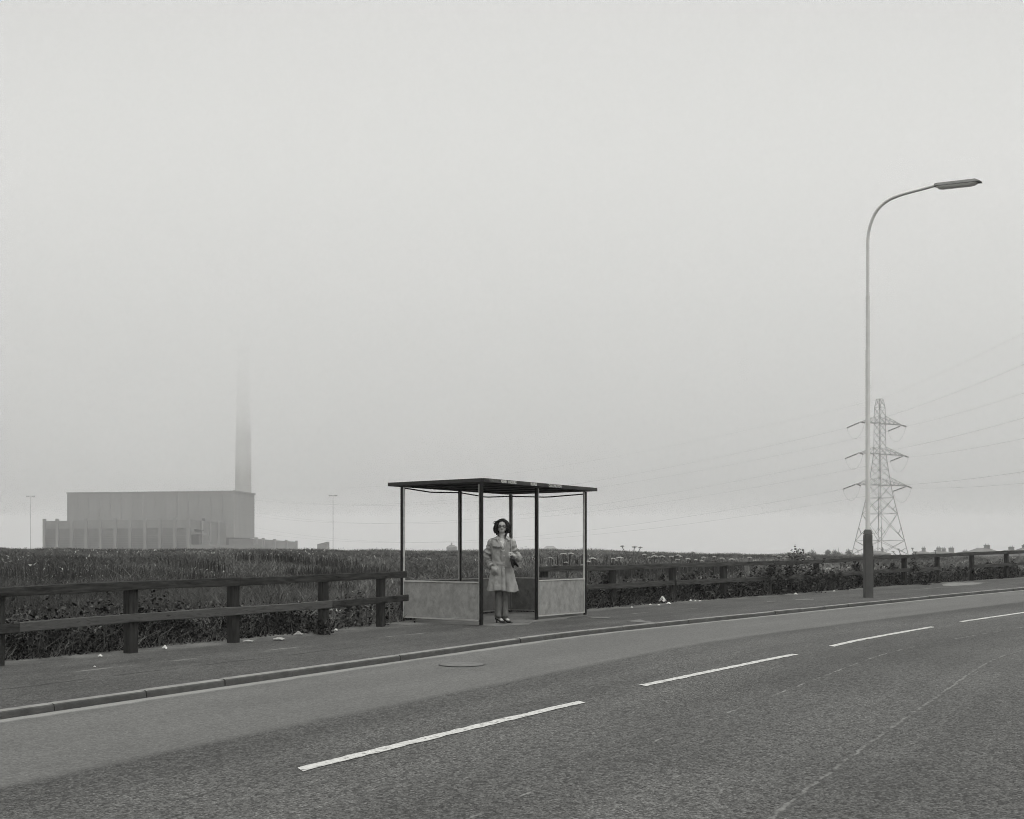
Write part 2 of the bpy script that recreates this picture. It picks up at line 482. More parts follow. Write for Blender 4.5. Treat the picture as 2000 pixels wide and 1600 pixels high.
# ------------------------------------------------------------------ the road line: kerb edge as X(Y), chainage s, offset d (+ towards the road)
KY = np.array([-60, -15, 4, 8.15, 9.91, 12.70, 16.33, 19.82, 23.03, 28.72, 34, 45, 80, 140.])
KX = np.array([-35.6, -14.6, -5.72, -3.70, -2.72, -1.15, .98, 4.12, 7.25, 13.06, 18.95, 32, 75, 152.])
def pchip(x, y, xi):
    h = np.diff(x); dl = np.diff(y) / h
    d = np.zeros(len(x)); d[0] = dl[0]; d[-1] = dl[-1]
    for i in range(1, len(x) - 1):
        w1 = 2 * h[i] + h[i - 1]; w2 = h[i] + 2 * h[i - 1]
        d[i] = (w1 + w2) / (w1 / dl[i - 1] + w2 / dl[i]) if dl[i - 1] * dl[i] > 0 else 0
    k = np.clip(np.searchsorted(x, xi) - 1, 0, len(h) - 1)
    t = (xi - x[k]) / h[k]
    return ((2 * t**3 - 3 * t**2 + 1) * y[k] + (t**3 - 2 * t**2 + t) * h[k] * d[k] + (-2 * t**3 + 3 * t**2) * y[k + 1] + (t**3 - t**2) * h[k] * d[k + 1])
_yg = np.arange(-59, 139, .1)
_xg = pchip(KY, KX, _yg)
_ker = np.ones(31) / 31
_xs = np.convolve(np.pad(_xg, 15, mode='edge'), _ker, 'valid'); _xs[:20] = _xg[:20]; _xs[-20:] = _xg[-20:]
PATH = np.stack([_xs, _yg], 1)
TAN = np.gradient(PATH, axis=0); TAN /= np.hypot(TAN[:, 0], TAN[:, 1])[:, None]
NRM = np.stack([TAN[:, 1], -TAN[:, 0]], 1)       # towards the road / camera
CH = np.concatenate([[0], np.cumsum(np.hypot(*np.diff(PATH, axis=0).T))])
CH -= CH[np.argmin(abs(_yg))]
def pz_y(y):
    y = np.asarray(y, dtype=float)
    sp = np.log1p(np.exp(np.clip((y - 17.3) / 1.2, -30, 30))) * 1.2
    return .0225 * np.minimum(sp, 28)
PZ = pz_y(_yg)
def nearest(X, Y):
    X = np.atleast_1d(np.asarray(X, float)); Y = np.atleast_1d(np.asarray(Y, float))
    idx = np.empty(len(X), int)
    sub = np.arange(0, len(PATH), 3)
    for a in range(0, len(X), 20000):
        b = slice(a, a + 20000)
        d2 = (X[b, None] - PATH[None, sub, 0])**2 + (Y[b, None] - PATH[None, sub, 1])**2
        idx[b] = sub[np.argmin(d2, 1)]
    dv = np.stack([X, Y], 1) - PATH[idx]
    d = (dv * NRM[idx]).sum(1)
    s = CH[idx] + (dv * TAN[idx]).sum(1)
    return s, d
def at(s, d):
    """world XY and pavement height for chainage s and offset d"""
    x = np.interp(s, CH, PATH[:, 0]); y = np.interp(s, CH, PATH[:, 1])
    nx = np.interp(s, CH, NRM[:, 0]); ny = np.interp(s, CH, NRM[:, 1])
    return x + nx * d, y + ny * d, np.interp(s, CH, PZ)
def pav(X, Y):
    s, d = nearest(X, Y); return float(np.interp(s[0], CH, PZ))
def on_ground(px, py, drop=0.0):
    """the ground point that the photo pixel looks at"""
    Y = 12.0
    for _ in range(80):
        z = pav((px - 1000) * Y / FP, Y) - drop
        Y = .5 * Y + .5 * (EYE - z) * FP / (py - HZ)
    return (px - 1000) * Y / FP, Y, z
ROAD_DROP = .06
ROAD_W = 7.4

def ribbon(name, s0, s1, ds, ds_list, zf, m, kind='structure'):
    S = np.arange(s0, s1 + ds * .5, ds); D = np.array(ds_list, float)
    nx, ny = len(S), len(D)
    V = np.zeros((nx, ny, 3)); UV = np.zeros((nx, ny, 2))
    for j, d in enumerate(D):
        x, y, z = at(S, d)
        V[:, j, 0] = x; V[:, j, 1] = y; V[:, j, 2] = z + zf(d); UV[:, j, 0] = S; UV[:, j, 1] = d
    I = np.arange(nx * ny).reshape(nx, ny)
    F = np.stack([I[:-1, :-1], I[:-1, 1:], I[1:, 1:], I[1:, :-1]], -1).reshape(-1, 4)[:, ::-1]
    o = np_mesh(name, V.reshape(-1, 3), F, m)
    me = o.data
    uvl = me.uv_layers.new(name='UVMap')
    li = np.empty(len(me.loops), np.int32); me.loops.foreach_get('vertex_index', li)
    uvl.data.foreach_set('uv', UV.reshape(-1, 2)[li].astype(np.float32).ravel())
    if me.polygons[0].normal.z < 0: me.flip_normals()
    me.polygons.foreach_set('use_smooth', [True] * len(me.polygons))
    return tag(o, kind=kind)

ribbon('road', -22, 75, .5, np.linspace(0.0, ROAD_W, 12), lambda d: -ROAD_DROP + .012 * math.sin(PI * d / ROAD_W), M['road'])
ribbon('pavement', -22, 75, .4, np.linspace(-3.6, -.090, 7), lambda d: 0.0, M['pavement'])
ribbon('pavement', -22, 75, .5, np.linspace(ROAD_W + .14, ROAD_W + 2.4, 4), lambda d: 0.0, M['pavement'])

def kerb(s0, s1, side, name):
    top = MB(); L = .915
    s = s0
    prof = [(-.098, -.16), (-.098, .004), (-.022, .004), (-.011, -.001), (-.003, -.009), (0.0, -.022), (.010, -.16)]
    while s < s1:
        jig = random.uniform(-.008, .008); e = s + L - .009
        n = 4
        rings = []
        for k in range(n + 1):
            ss = s + (e - s) * k / n
            r = []
            for (d, z) in prof:
                dd = (d + jig) if side > 0 else ROAD_W - (d + jig)
                x, y, zz = at(ss, dd); r.append((float(x), float(y), float(zz) + z + jig * .6))
            rings.append(r)
        npf = len(prof)
        vs = [p for r in rings for p in r]
        base = len(top.v); top.v.extend(vs)
        for i in range(n):
            for k in range(npf - 1):
                top.f.append((base + i * npf + k, base + i * npf + k + 1, base + (i + 1) * npf + k + 1, base + (i + 1) * npf + k))
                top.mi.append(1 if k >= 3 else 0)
        top.f.append(tuple(base + k for k in range(npf))); top.mi.append(1)
        top.f.append(tuple(base + n * npf + k for k in reversed(range(npf)))); top.mi.append(1)
        s += L
    return tag(obj(name, top, [M['kerb_top'], M['kerb_face']]), kind='structure')
kerb(-21.6, 72, 1, 'kerb')
kerb(-21.6, 72, -1, 'kerb')

# ------------------------------------------------------------------ ground of the field
def ridge_row(px):
    return np.interp(px, [-2500, 0, 90, 400, 700, 1150, 1300, 1400, 1600, 2000, 4500], [1068, 1070, 1071.5, 1072, 1074, 1074, 1078, 1080, 1084, 1086, 1086])
GRASS_TOP = .13
def ground_z(X, Y):
    X = np.atleast_1d(np.asarray(X, float)); Y = np.atleast_1d(np.asarray(Y, float))
    s, d = nearest(X, Y)
    base = np.interp(s, CH, PZ)
    Rr = np.hypot(X, Y)
    px = 1000 + FP * X / np.maximum(Y, 1.0)
    ang = np.where(Y > 1, px, np.where(X < 0, -2500, 4500))
    RID = 68.0
    zr = EYE + (HZ - ridge_row(ang)) * (RID * np.cos(np.arctan2(np.abs(X), np.maximum(Y, .1)))).clip(20) / FP - GRASS_TOP
    t = np.clip(-d - 3.4, 0, None)
    rf = np.clip(Rr - t, 5, 60)
    u = np.clip((Rr - rf) / np.maximum(RID - rf, 5), 0, 1)
    up = base + (zr - base) * (u * (1.6 - .6 * u)) - .05 * np.clip(t * 2, 0, 1) * (1 - u)
    w = np.clip((Rr - RID) / 230, 0, 1); w = w * w * (3 - 2 * w)
    z = np.where(Rr < RID, up, zr + (-5.2 - zr) * w)
    far_u = np.clip((t - 2) / 12, 0, 1)
    z = z + far_u * np.where(Rr < 120, 1, 0) * (.045 * np.sin(X * .41 + 1.3 * np.sin(Y * .23)) + .035 * np.sin(X * .93 + Y * .57) + .02 * np.sin(X * 2.1 - Y * 1.3))
    near = np.clip((-d - 3.4) / .5, 0, 1)
    z = z * near + (base - .12 - .0 * d) * (1 - near)
    z = np.where(d > 0, base - .45, z)
    z = np.where(d > ROAD_W + 2.3, base - .06, z)
    far = np.clip((Rr - 70) / 230, 0, 1)
    z = np.where(d > -3.4, z * (1 - far) + (-5.2) * far, z)
    z = np.where(Rr > 300, -5.2, z)
    return z
gx = np.concatenate([-np.geomspace(60, 2450, 26)[::-1], np.arange(-58, 92, 1.0), np.geomspace(94, 2450, 24)])
gy = np.concatenate([-np.geomspace(40, 2450, 18)[::-1], np.arange(-38, 6, 1.5), np.arange(6, 100, .6), np.geomspace(102, 2450, 28)])
GX, GY = np.meshgrid(gx, gy, indexing='ij')
Z = ground_z(GX.ravel(), GY.ravel())
I = np.arange(GX.size).reshape(GX.shape)
F = np.stack([I[:-1, :-1], I[1:, :-1], I[1:, 1:], I[:-1, 1:]], -1).reshape(-1, 4)
go = np_mesh('ground', np.stack([GX.ravel(), GY.ravel(), Z], 1), F, M['soil'])
go.data.polygons.foreach_set('use_smooth', [True] * len(go.data.polygons))
tag(go, kind='structure')

# ------------------------------------------------------------------ painted dashes, manhole, repairs
def dash(s0, s1, d, w=.105):
    mb = MB(); n = 44; rr = random.Random(int(s0 * 10))
    top, bot = [], []
    for k in range(n + 1):
        s = s0 + (s1 - s0) * k / n
        for arr, e in ((top, -w / 2), (bot, w / 2)):
            j = rr.uniform(-.006, .006) + .012 * math.sin(s * 3.1 + e * 40)
            taper = 0 if 0 < k < n else rr.uniform(-.01, .01)
            off = (.05 if arr is top else -.03) * (1 if k == 0 else (0 if k < n else 1))
            x, y, z = at(s + off, d + e + j)
            z = z - ROAD_DROP + .012 * math.sin(PI * (d + e) / ROAD_W) + .0045
            arr.append((float(x), float(y), float(z)))
    vs = top + bot
    mb.add(vs, [(k, k + 1, n + 1 + k + 1, n + 1 + k) for k in range(n)])
    c = vs[n // 2]
    o = obj('lane_marking', mb, M['paint'], loc=c)
    for p in o.data.polygons: pass
    return o
PHOTO_DASH = [((585, 1505), (1135, 1372)), ((1255, 1340), (1553, 1279)), ((1625, 1263), (1822, 1225)), ((1877, 1215), (2070, 1187))]
dl = ['white road dash nearest the camera, longest painted stroke on the tarmac', 'white road dash second from the camera, beyond the longest stroke',
      'white road dash third from the camera, past the bus shelter', 'white road dash furthest up the bend, below the lamp post']
dl[0] = 'long white centre dash with ragged edges, the first and widest of the row'
dl[1] = 'white centre dash second in the row, across the road from the shelter front'
dl[2] = 'white centre dash third in the row, on the road below the street lamp'
dl[3] = 'thin white centre dash fourth in the row, cut by the edge of the picture'
for k, (a, b) in enumerate(PHOTO_DASH):
    xa, ya, _ = on_ground(*a, drop=ROAD_DROP - .01); xb, yb, _ = on_ground(*b, drop=ROAD_DROP - .01)
    sa, da = nearest(xa, ya); sb, db = nearest(xb, yb)
    mb_d = (da[0] + db[0]) / 2
    n = 40
    mb = MB(); rr = random.Random(k)
    L1, L2 = [], []
    for i in range(n + 1):
        f = i / n
        X = xa + (xb - xa) * f; Y = ya + (yb - ya) * f
        # follow the bend: small sagitta
        s_, d_ = nearest(X, Y)
        d0 = da[0] + (db[0] - da[0]) * f
        ss = sa[0] + (sb[0] - sa[0]) * f
        for arr, e in ((L1, -.048), (L2, .048)):
            j = rr.uniform(-.010, .010)
            x, y, z = at(ss + (e * -.8 if i in (0, n) else 0), d0 + e + j)
            arr.append((float(x), float(y), float(z) - ROAD_DROP + .012 * math.sin(PI * d0 / ROAD_W) + .0045))
    mb.add(L1 + L2, [(i, i + 1, n + 2 + i, n + 1 + i) for i in range(n)])
    tag(obj('lane_marking', mb, M['paint'], loc=L1[n // 2]), dl[k], 'lane marking', 'white dashes along the middle of the road')

mx, my, mz = on_ground(902, 1299.5, ROAD_DROP)
zroad = mz + .004 + .002
man = empty('manhole_cover', (mx, my, zroad))
tag(man, 'round iron manhole cover sunk in the smooth road surface beside the kerb', 'manhole cover')
mb = MB()
def ringdisc(mb, cx, cy, r0, r1, z, n=40):
    vs = [(cx + r * math.cos(2 * PI * k / n), cy + r * math.sin(2 * PI * k / n), z) for r in (r0, r1) for k in range(n)]
    mb.add(vs, [(k, (k + 1) % n, n + (k + 1) % n, n + k) for k in range(n)])
MR = .235
vs = [(mx + MR * math.cos(2 * PI * k / 40), my + MR * math.sin(2 * PI * k / 40), zroad + .006) for k in range(40)]
mb.add(vs, [tuple(range(40))])
obj('lid', mb, M['iron_worn'], man)
mb = MB(); ringdisc(mb, mx, my, MR + .002, MR + .016, zroad + .004)
obj('rim', mb, M['iron'], man)

# ------------------------------------------------------------------ bus shelter
SU = Vector((math.sin(R(36)), math.cos(R(36)), 0))      # along the front, away to the right
SV = Vector((-math.cos(R(36)), math.sin(R(36)), 0))     # along the side, away to the left
SO = Vector((-.48, 17.6, 0))
def sp(u, v, z=0.0): return SO + SU * u + SV * v + Vector((0, 0, z))
LEN, DEP = 3.03, 1.64
UPZ = Vector((0, 0, 1))
sh = empty('bus_shelter', sp(LEN / 2, DEP / 2))
tag(sh, 'open bus shelter with flat black roof, dark posts and pale lower panels, no glass', 'bus shelter')
ROOF_B, ROOF_T = EYE + 1.107, EYE + 1.167
u0, u1, v0, v1 = -.03, 3.33, -.06, 1.925
mb = MB()
mb.box(sp((u0 + u1) / 2, (v0 + v1) / 2, (ROOF_B + ROOF_T) / 2 + .006), (u1 - u0 - .05, v1 - v0 - .05, ROOF_T - ROOF_B - .02), (SU, SV, UPZ))
for k in range(1, 6):   # joists under the deck
    mb.box(sp(u0 + (u1 - u0) * k / 6, (v0 + v1) / 2, ROOF_B + .004), (.04, v1 - v0 - .1, .02), (SU, SV, UPZ))
roof = obj('roof', mb, M['roof'], sh)
mb = MB()
t_ = .022; hh = ROOF_T - ROOF_B; zc = (ROOF_B + ROOF_T) / 2
mb.box(sp((u0 + u1) / 2, v0, zc), (u1 - u0, t_, hh), (SU, SV, UPZ), .003)
mb.box(sp((u0 + u1) / 2, v1, zc), (u1 - u0, t_, hh), (SU, SV, UPZ), .003)
mb.box(sp(u0 + .002, (v0 + v1) / 2, zc), (t_, v1 - v0 - t_ - .002, hh - .003), (SU, SV, UPZ))
mb.box(sp(u1 - .002, (v0 + v1) / 2, zc), (t_, v1 - v0 - t_ - .002, hh - .003), (SU, SV, UPZ))
obj('fascia', mb, mat('fascia_steel', .034, .6, .3, 5, stain=(.02, .5, .7, 3)), roof)
# lettering on the front fascia
def lettering(txt, ua, ub, m_):
    cu = bpy.data.curves.new('lettering', 'FONT'); cu.body = txt; cu.size = .066; cu.extrude = .0008; cu.offset = .0012
    cu.materials.append(m_)
    o = bpy.data.objects.new('lettering', cu); sc.collection.objects.link(o)
    bpy.context.view_layer.update()
    w = max(o.dimensions.x, .01)
    me = bpy.data.meshes.new_from_object(o)
    bpy.data.objects.remove(o)
    xs = (ub - ua) / w
    rot = Matrix((( SU.x, 0, -SV.x), (SU.y, 0, -SV.y), (0, 1, 0))).to_4x4()
    for v in me.vertices: v.co = Vector((v.co.x * xs, v.co.y, v.co.z))
    me.transform(rot)
    p = sp(ua, v0 - t_ / 2 - .003, ROOF_B + .007)
    me.transform(Matrix.Translation(p - wloc(roof)))
    o2 = bpy.data.objects.new('lettering', me); sc.collection.objects.link(o2); o2.parent = roof
    return o2
def u_at(px):   # where the photo column meets the front fascia
    k = (px - 1000) / FP; a = sp(0, v0)
    return (k * a.y - a.x) / (SU.x - k * SU.y)
lettering('YORKSHIRE', u_at(954), u_at(974), M['letter_dim'])
lettering('ADMIN', u_at(977), u_at(989), M['letter'])
lettering('HOURS', u_at(991.5), u_at(1007), M['letter'])
lettering('BLUES', u_at(1035), u_at(1047), M['letter'])
lettering('CALLINGTON', u_at(1070.5), u_at(1095), M['letter'])
# posts
PW = .048
posts = [(0, 0), (LEN / 2, 0), (LEN, 0), (0, DEP), (LEN / 2, DEP), (LEN, DEP)]
for (u, v) in posts:
    mb = MB(); mb.box(sp(u, v, (ROOF_B - .02) / 2 - .03), (PW, PW, ROOF_B + .04), (SU, SV, UPZ), .004)
    obj('post', mb, M['post'], sh)
# bays: (axis, fixed, a, b) with aluminium frame and lower panel
PT, PB = .68, .085
def bay(p, q, inside, mat_panel):
    """p,q: (u,v) of the two posts; a frame with uprights, head and a lower panel"""
    A = sp(*p); B = sp(*q); d = (B - A).normalized(); nrm = d.cross(UPZ)
    a = A + d * (PW / 2 + .001); b = B - d * (PW / 2 + .001)
    f = MB(); w = .016 if mat_panel is M['panel'] else .012; t = .030
    zt = ROOF_B - .03
    for c in (a + d * w / 2, b - d * w / 2):
        f.box(c + UPZ * ((PB - .01 + zt) / 2), (w, t, zt - PB + .01), (d, nrm, UPZ))
    ctr = (a + b) / 2; ln = (b - a).length - 2 * w - .002
    for z in (PT, PB):
        f.box(ctr + UPZ * z, (ln, t, .018), (d, nrm, UPZ))
    pn = MB(); pn.box(ctr + UPZ * ((PT + PB) / 2), (ln - .002, .010, PT - PB - .020), (d, nrm, UPZ))
    po = obj('panel', pn, mat_panel, sh)
    obj('frame', f, M['alu'] if mat_panel is M['panel'] else M['alu_dull'], po)
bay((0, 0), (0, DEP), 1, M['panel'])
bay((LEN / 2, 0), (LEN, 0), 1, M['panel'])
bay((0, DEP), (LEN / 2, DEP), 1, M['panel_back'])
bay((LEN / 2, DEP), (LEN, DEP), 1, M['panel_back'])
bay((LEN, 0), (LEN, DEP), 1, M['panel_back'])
# bent tie bars under the roof
for p, q, za, zm, zb in (((0, DEP), (LEN / 2, DEP), 1.072, 1.032, 1.058), ((LEN / 2, DEP), (LEN, DEP), 1.058, 1.012, 1.055), ((LEN, DEP), (LEN, 0), 1.055, 1.018, 1.048)):
    A = sp(*p); B = sp(*q); mb = MB()
    mb.tube([A + UPZ * (EYE + za), A.lerp(B, .46) + UPZ * (EYE + zm), A.lerp(B, .54) + UPZ * (EYE + zm), B + UPZ * (EYE + zb)], .011, 8)
    obj('tie_bar', mb, M['post'], sh)
# concrete floor slab of the shelter
mb = MB()
slab = [(-.03, -.38), (.25, -.50), (.62, -.48), (.95, -.30), (1.35, -.22), (1.6, -.24), (1.95, -.30), (2.2, -.16), (3.0, -.08), (3.2, .2), (3.15, 1.75), (-.05, 1.72), (-.08, .6)]
mb.prism([tuple(sp(u, v).xy) for u, v in slab], -.02, .006)
# keep the slab on the slightly rising pavement
for i, (x, y, z) in enumerate(mb.v): mb.v[i] = (x, y, z + pav(x, y))
tag(obj('concrete_slab', mb, M['slab'], loc=sp(1.5, .8)), kind='structure')
# pale repaired patches in the pavement
for pts in ([(1222, 1214), (1250, 1210.6), (1262, 1214), (1288, 1217), (1268, 1217.5)], [(1146, 1205), (1195, 1206), (1186, 1208), (1158, 1208)], [(1548, 1170), (1590, 1171.5), (1588, 1173), (1556, 1172.5)], [(1497, 1175), (1518, 1176.5), (1500, 1177)]):
    mb = MB(); vs = []
    for a, b in pts:
        x, y, z = on_ground(a, b); vs.append((x, y, z + .006))
    mb.add(vs, [tuple(range(len(vs)))])
    tag(obj('pavement_or_shade_patch', mb, M['slab'], loc=vs[0]), kind='structure')

for pts, mm, lb in (([(790, 1213.5), (850, 1213), (936, 1214.5), (944, 1223.5), (915, 1221.5), (872, 1217.5), (820, 1216.5)], mat('painted_shade_tarmac', .018, .8, .3, 12), 'pavement_or_shade_patch'),  # dark polygon: shade at the foot of the left panel, painted as colour
                    ([(1840, 1141), (1862, 1138.5), (1900, 1138), (1925, 1138.5), (1905, 1142), (1862, 1145), (1842, 1144.5)], mat('dusty_soil', .17, .95, .35, 9), 'pavement_or_shade_patch')):
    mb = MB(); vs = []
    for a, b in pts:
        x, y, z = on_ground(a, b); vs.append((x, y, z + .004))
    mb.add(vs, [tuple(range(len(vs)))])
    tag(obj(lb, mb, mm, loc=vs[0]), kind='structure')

# ------------------------------------------------------------------ fences
def fence(name, pts, label, top_joints, low_joints, heights, ext0, ext1, low_skip=(), pale=(), tops=None, rail_m='timber_rail'):
    P = [Vector((x, y, pav(x, y))) for x, y in pts]
    root = empty(name, P[len(P) // 2]); tag(root, label, 'fence')
    n = len(P)
    def tdir(i):
        a = P[max(i - 1, 0)]; b = P[min(i + 1, n - 1)]; d = (b - a); d.z = 0; return d.normalized()
    rr = random.Random(len(P))
    for i, p in enumerate(P):
        d = tdir(i); side = Vector((d.y, -d.x, 0)); lean = rr.uniform(-.012, .012)
        up = Vector((d.x * lean, d.y * lean, 1)).normalized()
        H = heights[i] - .035
        mb = MB(); c = p - side * .075
        mb.box(c + up * (H / 2 - .12), (.13, .10, H + .24), (d, side, up), .006)
        obj('post', mb, M['timber'], root)
    def node(i, hfrac, off):
        d = tdir(i); side = Vector((d.y, -d.x, 0))
        return P[i] + Vector((0, 0, heights[i] * hfrac + (off or 0)))
    # extended ends
    def pt(t, z):
        i = int(math.floor(t)); i = max(0, min(n - 2, i)); f = t - i
        return P[i].lerp(P[i + 1], f) + Vector((0, 0, (heights[i] * (1 - f) + heights[i + 1] * f) + z))
    for joints, zoff, which in ((top_joints, -.052, 't'), (low_joints, -.425, 'l')):
        for a, b in joints:
            mb = MB(); k = max(2, int((b - a) * 4))
            jit = rr.uniform(-.008, .008)
            sc_ = (.100 + rr.uniform(-.004, .004)) / 2
            rings = []
            for q in range(k + 1):
                t = a + (b - a) * q / k
                c = pt(t, zoff + jit)
                i0 = max(0, min(n - 2, int(math.floor(t)))); d = (P[i0 + 1] - P[i0]); d.z = 0; d.normalize()
                side = Vector((d.y, -d.x, 0)); w = .019
                c = c + side * (w - .021 + .002 * (which == 't'))
                if q == 0: c = c + d * .003
                if q == k: c = c - d * .003
                ht = sc_ + .003 * math.sin(t * 5 + jit * 300)
                bv = .006
                ring = [c - side * w - UPZ * (ht - bv), c - side * (w - bv) - UPZ * ht, c + side * (w - bv) - UPZ * ht, c + side * w - UPZ * (ht - bv),
                        c + side * w + UPZ * (ht - bv), c + side * (w - bv) + UPZ * ht, c - side * (w - bv) + UPZ * ht, c - side * w + UPZ * (ht - bv)]
                rings.append(ring)
            mb.loft(rings)
            obj('rail', mb, M['timber_new'] if (which, a) in pale else M[rail_m], root)
    return root, P
LF = [(-6.0, 9.75), (-5.15, 11.35), (-4.29, 12.83), (-3.48, 14.29), (-2.57, 15.72), (-1.955, 17.34)]
LH = [.80, .80, .825, .83, .845, .845]
fence('timber_fence', LF, 'dark two-rail timber fence that runs from the picture edge up to the shelter panel',
      [(0, 3.02), (3.02, 5.42)], [(0, 1.12), (1.12, 2.03), (2.03, 4.06), (4.06, 5.46)], LH, 0, 0, pale={('l', 1.12), ('l', 2.03)})
RF = [(.66, 21.4), (2.08, 22.7), (3.49, 24.1), (4.83, 25.4), (6.26, 26.8), (7.66, 28.1), (9.58, 29.8), (10.86, 31.0), (12.22, 32.2), (13.79, 33.6), (15.52, 35.2), (17.4, 36.9), (19.3, 38.6)]
RH = []
_rt = {1066: 1106, 1202: 1104, 1319: 1100, 1418: 1097.7, 1514: 1095, 1600: 1092.8, 1707: 1085.5, 1771: 1083.8, 1835: 1081.8, 1903: 1078.5, 1970: 1075.9}
for k, (x, y) in enumerate(RF):
    px = 1000 + FP * x / y
    row = np.interp(px, sorted(_rt), [_rt[q] for q in sorted(_rt)])
    if px > 1975: RH.append(RH[-1])
    else: RH.append(float(np.clip(EYE - (row - HZ) * y / FP - pav(x, y), .74, .98)))
print('RH', [round(h, 2) for h in RH])
fence('timber_fence', RF, 'dark two-rail timber fence that climbs away behind the lamp post with bushes through it',
      [(-.14, 2.02), (2.02, 4.03), (4.03, 6.02), (6.02, 9.02), (9.02, 12)], [(-.12, 1.98), (2.02, 4.02), (4.02, 6.0), (6.0, 8.03), (9.0, 10.7), (10.7, 12)], RH, 0, 0, rail_m='timber_grey')

# ------------------------------------------------------------------ street lamp
lx, ly, lz = on_ground(1695, 1167.3)
lamp = empty('street_lamp', (lx, ly, lz))
tag(lamp, 'tall pale street lamp with swan-neck arm and dark square base at the pavement', 'street lamp')
mb = MB()
mb.box((lx, ly, lz + .62), (.172, .172, 1.56), None, .03)
mb.box((lx + .085, ly - .01, lz + .52), (.03, .13, 1.26), None, .006)
mb.loft([[(lx + sx * w / 2, ly + sy * w / 2, z) for sx, sy in ((-1, -1), (1, -1), (1, 1), (-1, 1))] for w, z in ((.168, lz + 1.399), (.11, lz + 1.50))])
obj('base', mb, M['lamp_base'], lamp)
mb = MB()
lpx = FP / ly
def zrow(y, Y=None): return EYE + (HZ - y) * (Y or ly) / FP
prof = [(zrow(1036), .050), (zrow(684) - .03, .050), (zrow(684) - .01, .052), (zrow(684) + .02, .044), (zrow(581) - .03, .043), (zrow(581) - .028, .048), (zrow(581) + .02, .048), (zrow(581) + .022, .034), (zrow(480), .034)]
mb.tube([(lx, ly, z) for z, r in prof], [r for z, r in prof], 16)
obj('column', mb, M['lamp_col'], lamp, smooth=False)
AD = Vector((.72, -.69, 0)).normalized()
def arm_pt(px, row):
    k = (px - 1000) / FP
    L = (k * ly - lx) / (AD.x - k * AD.y)
    p = Vector((lx, ly, 0)) + AD * L
    return Vector((p.x, p.y, zrow(row, p.y)))
ap = [Vector((lx, ly, zrow(482))), Vector((lx, ly, zrow(470)))] + [arm_pt(a, b) for a, b in ((1697.5, 449), (1704, 428), (1713, 411), (1725, 398.5), (1738, 389.5), (1752, 383.5), (1770, 377.5), (1800, 369.5), (1830, 361.5))]
# smooth the arm with a catmull-rom pass
def cr(pts, k=5):
    out = []
    P = [pts[0]] + pts + [pts[-1]]
    for i in range(1, len(P) - 2):
        for q in range(k):
            t = q / k
            out.append(.5 * ((2 * P[i]) + (P[i + 1] - P[i - 1]) * t + (2 * P[i - 1] - 5 * P[i] + 4 * P[i + 1] - P[i + 2]) * t * t + (3 * P[i] - P[i - 1] - 3 * P[i + 1] + P[i + 2]) * t**3))
    out.append(pts[-1]); return out
mb = MB(); mb.tube(cr(ap), .034, 14); obj('arm', mb, M['lamp_col'], lamp, smooth=True)
# lantern
e0 = arm_pt(1826, 362.5); e1 = arm_pt(1915, 352.5)
ld = (e1 - e0); LL = ld.length; ld.normalize(); ls = ld.cross(UPZ).normalized(); lu = ls.cross(ld)
hood = MB()
def sect(t, w0, w1, z0, z1): # trapezoid, narrow on top
    c = e0 + ld * t
    return [c - ls * w0 / 2 + lu * z0, c + ls * w0 / 2 + lu * z0, c + ls * w1 / 2 + lu * z1, c - ls * w1 / 2 + lu * z1]
hood.loft([sect(0, .13, .07, -.030, .035), sect(.06, .21, .09, -.030, .040), sect(LL - .10, .22, .10, -.030, .040), sect(LL, .24, .13, -.030, -.008)])
lan = obj('lantern', hood, M['lamp_hood'], lamp)
bowl = MB()
def bs(t, w, dep):
    c = e0 + ld * t; return [c + ls * (w / 2 * math.cos(PI * k / 8)) - lu * (.032 + dep * math.sin(PI * k / 8)) for k in range(9)]
bowl.loft([bs(.06, .17, .02), bs(.10, .18, .06), bs(.16, .18, .072), bs(LL - .2, .18, .072), bs(LL - .12, .18, .06), bs(LL - .06, .17, .02)], True)
obj('bowl', bowl, M['bowl'], lan, smooth=True)
tb = MB(); tb.tube([e0 + ld * .17 - lu * .070, e0 + ld * (LL - .22) - lu * .070], .019, 10)
obj('lamp_tube', tb, mat('sodium_tube', .09, .4), lan)

# ------------------------------------------------------------------ pylon and power lines
PY = 200.0
pyx = 65.3
def pyz(row): return EYE + (HZ - row) * PY / FP
pyl = empty('electricity_pylon', (pyx, PY, -5.2))
tag(pyl, 'tall steel lattice pylon with three pairs of arms standing in haze behind the lamp', 'pylon')
prof = [(-5.2, 6.1), (.87, 4.78), (5.2, 3.7), (8.1, 2.98), (10.9, 2.34), (13.2, 1.86), (15.9, 1.45), (18.7, 1.05), (21.4, 1.0), (24.1, .96), (25.6, .95), (27.0, .90), (28.45, .55)]
ARM_A = R(31)
def corner(k, z):
    r = float(np.interp(z, [a for a, b in prof], [b for a, b in prof])); a = ARM_A + PI / 4 + k * PI / 2
    return Vector((pyx + r * math.cos(a), PY + r * math.sin(a), z))
mb = MB()
for k in range(4):
    for i in range(len(prof) - 1):
        mb.beam(corner(k, prof[i][0]), corner(k, prof[i + 1][0]), .11 if prof[i][0] < 18 else .08, .11 if prof[i][0] < 18 else .08)
lev = [-5.2, .87, 3.3, 8.1, 10.9, 13.2, 14.6, 15.9, 17.3, 18.7, 20.0, 21.4, 22.7, 24.1, 25.4, 27.0, 28.45]
